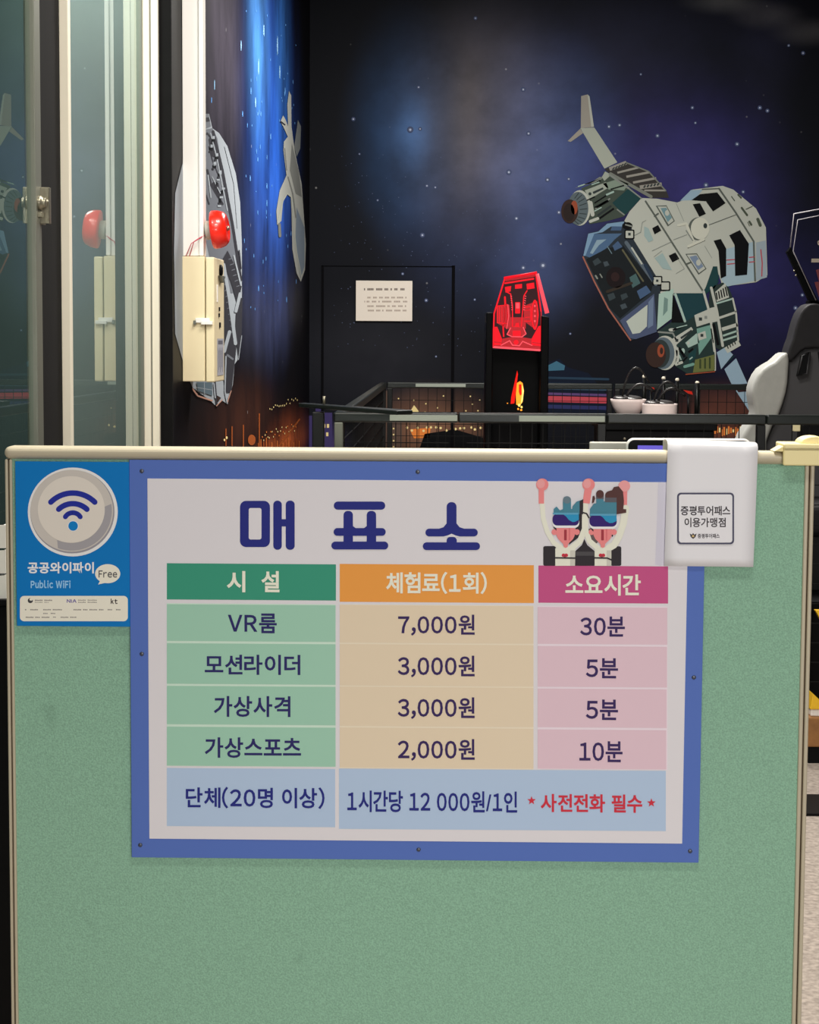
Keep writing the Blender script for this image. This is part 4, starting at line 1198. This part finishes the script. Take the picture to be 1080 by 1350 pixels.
for i in range(4):
    fence('fence_panel', labs[i], (xs[i] + 0.0005, YN), (xs[i + 1] - 0.0005, YN), 'wire fence sections around the ride', step=0.036 if i < 2 else 0.056, posts=((True, False), (False, True), (False, True), (False, True))[i], pm=GREYM if i == 0 else None)
    fence_now = FENCES[-1]
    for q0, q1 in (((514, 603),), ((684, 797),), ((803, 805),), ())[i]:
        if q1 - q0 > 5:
            MB().box(at(q0, 551, YN).x, at(q1, 551, YN).x, YN - 0.0205, YN - 0.0182, HF - 0.028, HF - 0.008, mat('rail_sheen', (150, 158, 146), 0.5)).build('rail_sheen_strip', fence_now, 0.001)  # lit glints on the rail, put in as pale strips
yf = 11.3
xfl = at(508, 506, yf).x
fence('fence_panel', 'black wire fence section running back along the left side of the ride', (xs[0] + 0.02, YN + 0.03), (xfl - 0.01, yf - 0.03), 'wire fence sections around the ride', step=0.1)
fence('fence_panel', 'farthest black wire fence section along the back wall, left half', (xfl + 0.01, yf), (xfl + 1.3, yf), 'wire fence sections around the ride', step=0.05)
MB().box(at(548, 510, yf).x, at(614, 510, yf).x, yf - 0.0205, yf - 0.0182, HF - 0.026, HF - 0.008, mat('rail_sheen', (150, 158, 146), 0.5)).build('rail_sheen_strip', FENCES[-1], 0.001)  # pale strip stands in for the lit stretch of the far rail
fence('fence_panel', 'farthest black wire fence section along the back wall, right half', (xfl + 1.31, yf), (xfl + 2.6, yf), 'wire fence sections around the ride', step=0.05)
# flat barrier arm left of the fence
A_, B_ = at(398, 531, 6.6), at(534, 541, 6.36)
ba = thing('barrier_arm', 'flat dark barrier arm on a post left of the fence corner', 'barrier', (A_.x, A_.y, 0))
uu = (B_ - A_).normalized()
side = Vector((-uu.y, uu.x, 0))
pts = [A_ - side * 0.02, B_ - side * 0.045, B_ + side * 0.045, A_ + side * 0.02]
MB().prism([p_ + Vector((0, 0, -0.014)) for p_ in pts], (0, 0, 0.014), RAILM).build('arm', ba, 0.003)
pc = A_ + uu * 0.07
MB().box(pc.x - 0.02, pc.x + 0.02, pc.y - 0.02, pc.y + 0.02, 0, A_.z - 0.028, BLACKM).build('post', ba, 0.003)
MB().tube([Vector((pc.x + 0.02, pc.y - 0.03, A_.z - 0.002)), Vector((pc.x + 0.02, pc.y - 0.03, A_.z + 0.025))], 0.005, CHROME).build('bolt', ba)

# ------------------------------------------------------------------ red glowing tower
YR = 7.6
FR = Frame((0, YR, 0), (1, 0, 0))
def Z_(py, px=690): return FR.uv(px, py)[1]
def X_(px, py=450): return FR.uv(px, py)[0]
tw = thing('light_tower', 'black tower with a glowing red engraved acrylic panel behind the fence', 'light tower', (X_(683), YR + 0.1, 0))
REDL = mat('red_glow', (255, 22, 38), 0.4, emit=0.95)
REDH = mat('red_glow_edge', (255, 84, 96), 0.4, emit=1.1)
REDM = mat('red_acrylic', (200, 10, 26), 0.25, emit=0.8)
DKR = mat('dark_red_panel', (60, 10, 20), 0.3, emit=0.5)
DK = mat('tower_black', (2, 2, 3), 0.45, spec=0.08)
for x0, x1 in ((641.5, 650), (714, 724)):
    t0 = Z_(410)
    b = MB()
    b.prism([FR.hit(x0, 412 if x0 < 700 else 416), FR.hit(x1, 412 if x0 < 700 else 418), Vector((X_(x1 + 1), YR, 0)), Vector((X_(x0 - 2), YR, 0))], (0, 0.16, 0), DK)
    b.build('upright', tw, 0.003)
MB().box(X_(650), X_(714), YR + 0.13, YR + 0.15, 0, Z_(461), DK).build('back_panel', tw)
MB().box(X_(650), X_(714), YR + 0.02, YR + 0.13, 0.0, 0.1, DK).build('base', tw)
out = [(664.5, 367.5), (707, 359), (713, 412), (714.5, 463), (650, 460), (652, 412)]
b = MB()
b.prism([FR.hit(x_, y_, -0.02) for x_, y_ in out], (0, 0.01, 0), DKR)
acr = b.build('acrylic_panel', tw, 0.001)
g = Print(FR, -0.0192, 0.0005, zt(600, 340, 6.0))
g.stroke([(395, 160), (310, 440), (300, 700)], 12, REDL, 2); g.stroke([(395, 158), (640, 118)], 20, REDL, 2); g.stroke([(398, 200), (620, 165)], 14, REDL, 2); g.stroke([(400, 175), (625, 140)], 20, REDM, 1)
g.stroke([(305, 705), (670, 730)], 16, REDH, 2); g.stroke([(640, 130), (680, 420)], 12, REDL, 2); g.stroke([(682, 420), (684, 725)], 10, REDM, 2)
g.poly([(395, 230), (445, 222), (440, 265), (400, 275)], REDL, 2); g.poly([(475, 212), (530, 205), (530, 240), (475, 245)], REDL, 2); g.poly([(565, 205), (625, 195), (630, 240), (570, 250)], REDL, 2)
g.poly([(330, 380), (430, 370), (440, 460), (415, 560), (330, 515)], REDM, 2); g.stroke([(335, 380), (415, 372), (415, 520), (335, 512), (335, 380)], 7, REDL, 3)
for xx in (352, 372, 392): g.stroke([(xx, 385), (xx, 510)], 6, REDL, 3)
g.stroke([(395, 310), (398, 370)], 14, REDL, 2); g.stroke([(380, 520), (385, 620)], 12, REDL, 2)
g.ell(405, 460, 20, 100, REDM, 3); g.stroke([(418, 370), (425, 460), (410, 560)], 6, REDH, 4)
g.poly([(545, 380), (650, 340), (665, 450), (640, 570), (600, 540), (545, 500)], REDM, 2); g.ell(632, 450, 28, 120, REDL, 3); g.ell(632, 450, 18, 95, REDM, 4)
g.stroke([(550, 390), (600, 385), (600, 500), (550, 500)], 8, REDL, 3); g.stroke([(555, 415), (595, 412)], 5, REDL, 4); g.stroke([(555, 470), (595, 468)], 5, REDL, 4)
for yy in (380, 420, 460, 500): g.ell(632, yy, 7, 9, REDH, 5)
g.stroke([(410, 270), (440, 285), (455, 380), (455, 540)], 9, REDL, 4); g.stroke([(570, 260), (545, 300), (535, 420), (525, 540)], 9, REDL, 4)
for i in range(7):
    g.stroke([(440 + i, 300 + i * 18), (450 + i, 305 + i * 18)], 6, REDH, 5, False); g.stroke([(552 - i * 2, 300 + i * 18), (564 - i * 2, 305 + i * 18)], 6, REDH, 5, False)
g.rect(476, 350, 516, 440, REDL, 3, 6); g.rect(482, 356, 510, 400, REDH, 4, 4); g.poly([(450, 545), (475, 540), (480, 515), (505, 512), (510, 545), (530, 550)], REDL, 3)
g.poly([(430, 555), (545, 550), (565, 600), (540, 620), (440, 620), (412, 600)], REDM, 2); g.stroke([(440, 555), (412, 605), (450, 622), (530, 625), (562, 600), (540, 550)], 8, REDH, 4); g.rect(456, 575, 520, 620, REDL, 4, 5)
g.poly([(312, 545), (335, 545), (372, 640), (365, 690), (305, 690)], REDL, 3); g.poly([(684, 535), (660, 540), (605, 640), (605, 690), (684, 700)], REDL, 3)
g.stroke([(312, 665), (362, 670)], 6, REDM, 4); g.stroke([(612, 670), (680, 676)], 6, REDM, 4)
g.stroke([(365, 690), (432, 655), (455, 690), (510, 695), (535, 660), (610, 692)], 8, REDH, 4); g.ell(483, 668, 20, 20, REDL, 4)
g.poly([(310, 650), (480, 620), (680, 650), (680, 725), (305, 705)], REDM, 1); g.poly([(420, 470), (560, 470), (560, 560), (420, 560)], REDM, 1)
g.build('engraving', acr)
# thick bright edge bar on the right slope
MB().tube([FR.hit(708.5, 361, 0.0), FR.hit(721.5, 413, 0.0)], [0.006, 0.0085], REDH, 12).build('edge_light', tw)
MB().tube([FR.hit(665, 367, -0.004), FR.hit(708, 359, -0.004)], 0.004, REDL, 10).build('edge_light', tw)
# flame shaped lamp in the lower window
fg_ = Print(FR, -0.128, 0.0006, zt(600, 340, 6.0))
FO = mat('flame_orange', (255, 150, 40), 0.4, emit=1.6); FRD = mat('flame_red', (255, 24, 10), 0.4, emit=1.0); FY = mat('flame_yellow', (255, 214, 110), 0.4, emit=1.8)
fg_.poly([(492, 890), (498, 920), (484, 1040), (470, 1150), (440, 1155), (445, 1100), (470, 990)], FRD, 0)
fg_.poly([(490, 990), (515, 975), (535, 990), (545, 1050), (535, 1140), (510, 1170), (485, 1160), (482, 1080)], FO, 1)
fg_.poly([(505, 1000), (525, 1000), (528, 1080), (515, 1090), (505, 1060)], FRD, 2); fg_.poly([(532, 1000), (545, 1050), (536, 1130), (520, 1160), (530, 1080)], FY, 3)
fg_.ell(508, 1165, 10, 12, FY, 3, 12); fg_.ell(527, 1180, 8, 9, FY, 3, 12); fg_.ell(500, 1195, 8, 8, FO, 3, 12); fg_.ell(524, 1203, 9, 8, FO, 3, 12); fg_.ell(415, 1150, 5, 4, FO, 3, 10)
fg_.build('flame_lamp', tw)

# ------------------------------------------------------------------ second clear panel, upper right
YQ = 8.7
FQ = Frame((0, YQ, 0), (1, 0, 0))
cp = thing('acrylic_tower', 'tall dark tower with an unlit clear acrylic panel behind the racing seat', 'light tower', (FQ.uv(1100, 400)[0], YQ + 0.05, 0))
po = [(1047, 282), (1135, 266), (1158, 330), (1128, 400), (1076, 398), (1044, 332)]
MB().prism([FQ.hit(x_, y_) for x_, y_ in po], (0, 0.012, 0), ACRYL).build('acrylic_panel', cp)
EDG = mat('acrylic_edge', (150, 146, 150), 0.3)
MB().tube([FQ.hit(*z, 0.004) for z in ((1042, 326), (1047, 282), (1135, 266))], 0.0028, EDG, 8).build('edge', cp)
MB().tube([FQ.hit(*z, 0.004) for z in ((1076, 396), (1046, 331), (1052, 290), (1130, 274))], 0.0022, EDG, 8).build('edge', cp)
b = MB()
b.prism([FQ.hit(x_, y_, -0.014) for x_, y_ in ((1038, 332), (1043, 325), (1080, 398), (1078, 406), (1070, 402))], (0, 0.04, 0), DK)
b.build('side_bar', cp, 0.002)
MB().prism([FQ.hit(x_, y_, -0.014) for x_, y_ in ((1066, 396), (1140, 396), (1140, 412), (1066, 412))], (0, 0.06, 0), DK).build('cross_bar', cp, 0.002)
for yy in (357, 363):
    MB().lathe(FQ.hit(1047 + (yy - 357) * 0.4, yy, 0.0), (0, -1, 0), [(0.004, 0), (0.004, 0.006), (0.002, 0.008)], CHROME, 10).build('screw', cp)
g2 = Print(FQ, 0.001, 0.0005)
ETC = mat('etched_grey', (150, 140, 126), 0.5); ETR = mat('etched_red', (96, 34, 40), 0.5)
g2.rect(1070, 341, 1096, 346, ETC); g2.ell(1082, 320, 4, 4, ETC); g2.ell(1082, 320, 2.6, 2.6, ETR, 1); g2.poly([(1076, 356), (1090, 352), (1094, 366), (1080, 372)], ETR); g2.poly([(1074, 372), (1110, 368), (1110, 390), (1080, 392)], ETR, 1)
g2.build('engraving', cp)
pq = FQ.hit(1100, 404)
MB().box(pq.x - 0.03, pq.x + 0.03, YQ + 0.02, YQ + 0.08, 0, pq.z + 0.0, DK).build('pillar', cp, 0.003)

# ------------------------------------------------------------------ headset stand with white cups
YS = 6.95
zs = at(860, 550, 7.35).z
hs = thing('headset_cabinet', 'low black cabinet behind the fence carrying two white headset cups', 'cabinet', (at(865, 546, YS).x, YS + 0.25, 0))
xa, xb = at(792, 546, YS).x, at(945, 546, YS).x
MB().box(xa, xb, YS - 0.03, YS + 0.36, zs - 0.03, zs, BLACKP).build('top', hs, 0.004)
MB().box(xa + 0.01, xb - 0.01, YS - 0.02, YS + 0.35, 0.0, zs - 0.03, BLACKP).build('carcass', hs, 0.004)
for px_ in (823, 862, 874):
    MB().lathe(Vector((at(px_, 567, YS).x, YS - 0.02, zs - 0.06)), (0, -1, 0), [(0.005, 0), (0.005, 0.004), (0.003, 0.006)], CHROME, 10).build('button', hs)
for i, (px0, px1, pt, y_, lb_) in enumerate(((805, 852, 525, YS + 0.14, 'left one of the two white cups holding a black headset on the cabinet'), (847, 893, 531, YS + 0.04, 'right one of the two white cups holding a black headset on the cabinet'))):
    A2 = at(px0, pt, y_); B2_ = at(px1, pt + 1, y_)
    cxm = (A2.x + B2_.x) / 2
    hw = (B2_.x - A2.x) / 2
    zt2 = (A2.z + B2_.z) / 2 - 0.002
    hc = zt2 - zs
    cu = thing('headset_cup', lb_, 'cup', (cxm, y_, zs), 0, 'headset cups on the cabinet')
    b = MB()
    # tapering oval bowl
    vs, fs = [], []
    levels = ((0.5, 0.0), (0.5, 0.22), (0.66, 0.34), (0.86, 0.6), (0.97, 0.85), (1.0, 1.0), (0.94, 1.0), (0.84, 0.7)) if i == 0 else ((0.9, 0.0), (0.97, 0.1), (1.0, 0.5), (1.0, 0.9), (1.0, 1.0), (0.94, 1.0), (0.9, 0.6))
    NN = 28
    for (s_, h_) in levels:
        for j in range(NN):
            a = 2 * math.pi * j / NN
            ca, sa = math.cos(a), math.sin(a)
            vs.append((cxm + hw * s_ * math.copysign(abs(ca) ** 0.75, ca), y_ + 0.05 * s_ * math.copysign(abs(sa) ** 0.75, sa), zs + 0.0005 + hc * h_))
    for l_ in range(len(levels) - 1):
        for j in range(NN):
            fs.append((l_ * NN + j, l_ * NN + (j + 1) % NN, (l_ + 1) * NN + (j + 1) % NN, (l_ + 1) * NN + j))
    fs.append(tuple(range(NN))[::-1])
    fs.append(tuple((len(levels) - 1) * NN + j for j in range(NN)))
    b.add(vs, fs, mat('cup_white', (240, 222, 218), 0.45), True)
    b.build('bowl', cu)
    hd = thing('headphones', 'black headphones lying in the %s white cup' % ('left' if i == 0 else 'right'), 'headphones', (cxm, y_, zt2 - hc * 0.2), 0, 'headphones in the white cups')
    PAD = mat('headphone_pad', (52, 48, 48), 0.3); BND = mat('headphone_band', (40, 38, 38), 0.3, 0.3)
    for sx_, rr_ in ((-0.45, 0.03), (0.15, 0.045)):
        b = MB()
        prf = [(rr_ * 0.8, 0), (rr_, 0.006), (rr_, 0.012), (rr_ * 0.85, 0.02), (rr_ * 0.5, 0.022), (rr_ * 0.2, 0.021)]
        b.lathe((cxm + sx_ * hw, y_ + (0.015 if sx_ > 0 else -0.012), zt2 - 0.012), (0.05, -0.15, 1), prf, PAD, 22)
        b.build('ear_cup', hd)
    for sc_ in (0, 1):
        x0 = cxm - hw * (0.35 if sc_ == 0 else 0.1)
        hgt = (0.115 if i == 0 else 0.08) if sc_ == 0 else 0.055
        wid = hw * (1.5 if sc_ == 0 else 1.6)
        pts = []
        for j in range(13):
            t_ = j / 12.0
            pts.append((x0 + wid * t_, y_ + 0.02 * sc_, zt2 - 0.002 + hgt * math.sin(math.pi * (0.02 + 0.80 * t_ ** 0.75))))
        MB().tube(pts, 0.0038 if sc_ == 0 else 0.005, BND, 8).build('headband', hd)
GRIP = mat('grip_tip', (236, 226, 206), 0.4)
for i, (px_, py_, y_) in enumerate(((849.5, 497, 7.28), (875, 499, 7.26), (893, 501, 7.18), (919.5, 505, 7.0))):
    pt_ = at(px_, py_, y_)
    ordn = ('leftmost', 'second', 'third', 'rightmost')[i]
    gp = thing('grip_post', '%s of the four black posts with cream tips on the cabinet' % ordn, 'post', (pt_.x, y_, zs), 0, 'black posts with cream tips on the cabinet')
    MB().tube([(pt_.x, y_, zs), (pt_.x, y_, pt_.z)], 0.0065 if i < 3 else 0.009, BLACKM, 12).build('shaft', gp)
    MB().lathe((pt_.x, y_, pt_.z - 0.004), (0, 0, 1), [(0.006, 0), (0.0075, 0.003), (0.0075, 0.007), (0.004, 0.011)], GRIP, 16).build('tip', gp)
    if i in (1, 2):
        c = at(858 + (i - 1) * 50, 511 + (i - 1) * 5, y_ + 0.06)
        lampm = mat('red_led', (200, 40, 24), 0.4, emit=0.7)
        rl = thing('indicator_lamp', 'small red indicator lamp behind the %s cream tipped post' % ordn, 'lamp', (c.x, c.y, zs), 0, 'red indicator lamps')
        MB().tube([(c.x, c.y, zs), (c.x, c.y, c.z - 0.012)], 0.005, BLACKM, 8).build('stem', rl)
        MB().prism([(c.x - 0.018, c.y, c.z + 0.005), (c.x + 0.012, c.y, c.z), (c.x + 0.016, c.y, c.z - 0.012), (c.x, c.y, c.z - 0.008)], (0, 0.012, 0), lampm).build('lens', rl)

# ------------------------------------------------------------------ racing seat on its platform
YC = 7.9
FC = Frame((0, YC, 0), (1, 0, 0))
def cpt(px, py, d_=0.0): return FC.hit(px, py, d_)
cc = FC.uv(1068, 480)[0]
rsx = thing('racing_seat', 'black racing seat with white side bolsters at the right picture edge', 'seat', (cc, YC + 0.2, 0))
def mir(pts): return [(2 * 1068 - x_, y_) for x_, y_ in pts]
def loft(outline, d0, m, name, bev, back=-0.06):
    """cushion: outline swept in depth with generously rounded edges"""
    b = MB()
    b.prism([cpt(x_, y_, 0) + FC.n * d0 for x_, y_ in outline], FC.n * (back - d0), m, True)
    o = b.build(name, rsx, bev, 4)
    o.modifiers['bevel'].harden_normals = True
    return o
def dense(pts, k_=3):
    o_ = []
    n_ = len(pts)
    for i in range(n_):
        p0, p1, p2, p3 = [Vector(pts[(i + j - 1) % n_]) for j in range(4)]
        for j in range(k_):
            t_ = j / k_
            o_.append(tuple(0.5 * ((2 * p1) + (p2 - p0) * t_ + (2 * p0 - 5 * p1 + 4 * p2 - p3) * t_ ** 2 + (3 * p1 - p0 - 3 * p2 + p3) * t_ ** 3)))
    return o_
bol = [(1033, 462.5), (1015, 476), (999, 486), (989, 503), (986, 520), (990, 543), (984, 556), (974, 572), (966, 600), (960, 660), (1000, 660), (1006, 580), (1021, 547), (1031, 516), (1034, 490)]
loft(dense(bol, 2), 0.10, LEATHERW, 'bolster', 0.03)
loft(dense(mir(bol)[::-1], 2), 0.10, LEATHERW, 'bolster', 0.03)
lh = [(1068, 401), (1059, 403), (1051, 413), (1045, 430), (1041, 446), (1034, 463), (1035, 490), (1031, 516), (1021, 547), (1005, 582), (1000, 660)]
ctrp = lh + mir(lh[1:])[::-1]
loft(dense(ctrp, 2), 0.06, mat('charcoal_leather', (74, 73, 75), 0.55, spec=0.25), 'backrest', 0.015)
hl = [(1068, 400.5), (1059, 402.5), (1050, 413), (1044, 430), (1040, 446), (1034, 463), (1035, 478), (1047, 468), (1057, 460)]
loft(dense(hl + mir(hl[1:])[::-1], 2), 0.085, LEATHERK, 'headrest', 0.015)
for s_ in (1, -1):
    qd = [(1052, 468.5), (1062, 464), (1058, 492), (1046, 495)]
    qd = qd if s_ == 1 else mir(qd)
    MB().prism([cpt(x_, y_, 0) + FC.n * 0.056 for x_, y_ in qd], FC.n * 0.0335, BLACKP).build('harness_slot', rsx)
    rim = [cpt(x_, y_, 0) + FC.n * 0.091 for x_, y_ in qd]
    MB().tube(rim, 0.004, mat('slot_rim', (66, 66, 68), 0.25), 8, closed=True).build('slot_rim', rsx)
    lp = [(1048, 560), (1062, 520), (1066, 505)] if s_ == 1 else mir([(1048, 560), (1062, 520), (1066, 505)])
zse = 0.78
MB().box(cc - 0.2, cc + 0.2, YC - 0.5, YC - 0.04, zse - 0.12, zse, LEATHERK).build('seat_cushion', rsx, 0.03, 4)
for s_ in (-1, 1):
    MB().box(cc + s_ * 0.25 - 0.05, cc + s_ * 0.25 + 0.05, YC - 0.5, YC - 0.04, zse - 0.12, zse + 0.06, LEATHERW).build('seat_bolster', rsx, 0.03, 4)
MB().box(cc - 0.22, cc + 0.22, YC - 0.46, YC + 0.04, 0.45, zse - 0.12, BLACKM).build('seat_mount', rsx, 0.004)
pl = thing('motion_platform', 'black motion platform box carrying the racing seat', 'platform', (cc, YC, 0))
MB().box(cc - 0.45, cc + 0.5, YC - 0.75, YC + 0.35, 0.04, 0.45, BLACKP).build('housing', pl, 0.01)
for sx_ in (-0.38, 0.42):
    MB().box(cc + sx_ - 0.04, cc + sx_ + 0.04, YC - 0.7, YC + 0.3, 0.0, 0.04, BLACKM).build('skid', pl)
# lever box in front of the seat with a cream handle
hx = at(1052, 560, 7.05)
lv = thing('control_lever', 'black control box with a cream lever in front of the racing seat', 'lever', (hx.x, 7.08, 0))
MB().box(hx.x - 0.012, hx.x + 0.012, 7.06, 7.09, at(1052, 569, 7.05).z, at(1052, 548, 7.05).z, mat('cream_lever', (226, 214, 170), 0.5)).build('handle', lv, 0.003)
bx = at(1066, 565, 7.1)
MB().box(hx.x + 0.014, bx.x + 0.09, 7.05, 7.14, bx.z - 0.06, bx.z + 0.02, BLACKP).build('housing', lv, 0.008)
MB().box(bx.x - 0.02, bx.x + 0.02, 7.08, 7.11, 0, bx.z - 0.06, BLACKM).build('stem', lv)

# ------------------------------------------------------------------ things low down at the right edge
wbm = at(1074, 968, 6.5)
MBm = MB().box(wbm.x - 0.05, wbm.x + 0.9, 6.44, 6.56, at(1074, 985, 6.44).z, at(1074, 946, 6.44).z, WOOD)
wbx_ = thing('wooden_beam', 'brown wooden beam on black blocks along the fence foot', 'beam', (wbm.x + 0.4, 6.5, 0))
MBm.build('plank', wbx_, 0.004)
zb_ = at(1074, 985, 6.44).z
for dx in (-0.03, 0.4, 0.8):
    MB().box(wbm.x + dx, wbm.x + dx + 0.08, 6.45, 6.55, 0, zb_, BLACKP).build('block', wbx_, 0.003)
ztb = at(1074, 946, 6.44).z
wx_ = at(1066, 930, 6.5).x
hb = thing('storage_box', 'white box with an orange yellow sloped lid on the wooden beam', 'box', (wx_ + 0.1, 6.5, ztb))
zw1 = at(1074, 935, 6.46).z
MB().box(wx_, wx_ + 0.2, 6.46, 6.54, ztb, zw1, WHITE).build('body', hb, 0.004)
zp = at(1068, 914, 6.46).z
MB().prism([(wx_ - 0.003, 6.455, zw1), (wx_ + 0.203, 6.455, zw1), (wx_ + 0.203, 6.455, zw1 + 0.012), (wx_ + 0.05, 6.455, zw1 + 0.012), (wx_ + 0.005, 6.455, zp)], (0, 0.09, 0), YEL).build('lid', hb, 0.002)
ytp = at(1075, 803, 6.70)
yt = tag(MB().prism([(ytp.x - 0.006, 6.665, ytp.z), (ytp.x + 0.07, 6.665, ytp.z), (ytp.x + 0.07, 6.665, ytp.z - 0.06), (ytp.x + 0.02, 6.665, ytp.z - 0.045)], (0, 0.03, 0), YEL).build('warning_flag', origin=(ytp.x, 6.68, ytp.z)), 'yellow pointed warning flag fixed to the fence wire at right', 'flag')
mt0, mt1 = at(1074, 1082, 5.7), at(1074, 1056, 5.95)
tag(MB().box(0.4, 3.2, 5.72, 5.97, 0.0, 0.008, BLACKP).build('rubber_strip', origin=(1.8, 5.85, 0)), 'flat black rubber strip lying across the carpet at right', 'floor strip')

# ------------------------------------------------------------------ notice on the back wall
nu0, nz1 = FB.uv(469.5, 370)
nu1, nz0 = FB.uv(543.5, 423.5)
wn = thing('wall_notice', 'small white paper notice with a few printed lines on the back wall', 'notice', FB.w((nu0 + nu1) / 2, nz0, 0.02))
NP = mat('notice_paper', (244, 234, 220), 0.7)
MB().box(nu0, nu1, 0.0, 0.02, nz0, nz1, NP, FB).build('sheet', wn, 0.001)
np_ = Print(FB, 0.0205, 0.0004)
NI = mat('notice_ink', (112, 100, 92), 0.8); NI2 = mat('notice_ink_pale', (182, 164, 150), 0.8)
for (y, segs, h_, m_) in ((380, ((480, 481.5), (484.5, 493), (496, 504), (507, 512), (515, 517), (520, 524.5), (528, 533.5)), 2.8, NI), (391.2, ((484.5, 489), (492, 497), (500, 505), (507.5, 513), (516, 521), (523.5, 532), (534.5, 536)), 2.2, NI2), (396.5, ((480.5, 481.5), (483.5, 487), (490.5, 496), (499, 501), (504, 516), (519.5, 528), (531.5, 537)), 2.2, NI2), (402.5, ((484.5, 493), (496, 508), (511, 514), (517, 522), (525, 531), (534, 535.5)), 2.2, NI2), (408.3, ((485, 493), (496, 501.5), (504, 506), (509, 517), (520, 528), (531, 536)), 2.2, NI2)):
    for a_, b_ in segs:
        xx = a_
        while xx < b_:
            np_.rect(xx, y, min(xx + 1.7, b_), y + h_, m_)
            xx += 2.1
np_.build('printing', wn)

# ------------------------------------------------------------------ cabinet with white trays, left edge
yc_ = 3.75
xr = at(9, 760, yc_).x
ztp = at(4, 790, yc_).z
cb = thing('side_cabinet', 'black cabinet left of the partition carrying white trays', 'cabinet', (xr - 0.2, yc_ + 0.2, 0))
MB().box(xr - 0.40, xr, yc_, yc_ + 0.4, 0, ztp - 0.012, BLACKP).build('carcass', cb, 0.003)
MB().box(xr - 0.41, xr + 0.004, yc_ - 0.006, yc_ + 0.41, ztp - 0.012, ztp, BLACKP).build('top', cb, 0.002)
hh = (at(4, 690, yc_).z - ztp) / 3
for i, nm in enumerate(('lowest', 'middle', 'topmost')):
    z0 = ztp + i * hh
    tr2 = thing('paper_tray', '%s white tray in the stack on the black side cabinet' % nm, 'tray', (xr - 0.15, yc_ + 0.15, z0), 0, 'white trays on the side cabinet')
    MB().box(xr - 0.30, xr - 0.004, yc_ + 0.01, yc_ + 0.3, z0, z0 + 0.006, WHITE).build('base', tr2)
    MB().prism([(xr - 0.30, yc_ + 0.01, z0 + 0.006), (xr - 0.004, yc_ + 0.01, z0 + 0.006), (xr - 0.004, yc_ + 0.01, z0 + hh - 0.004), (xr - 0.30, yc_ + 0.01, z0 + hh - 0.022)], (0, 0.004, 0), WHITE).build('front', tr2)
    MB().box(xr - 0.008, xr - 0.004, yc_ + 0.014, yc_ + 0.3, z0 + 0.006, z0 + hh - 0.004, WHITE).build('side', tr2)
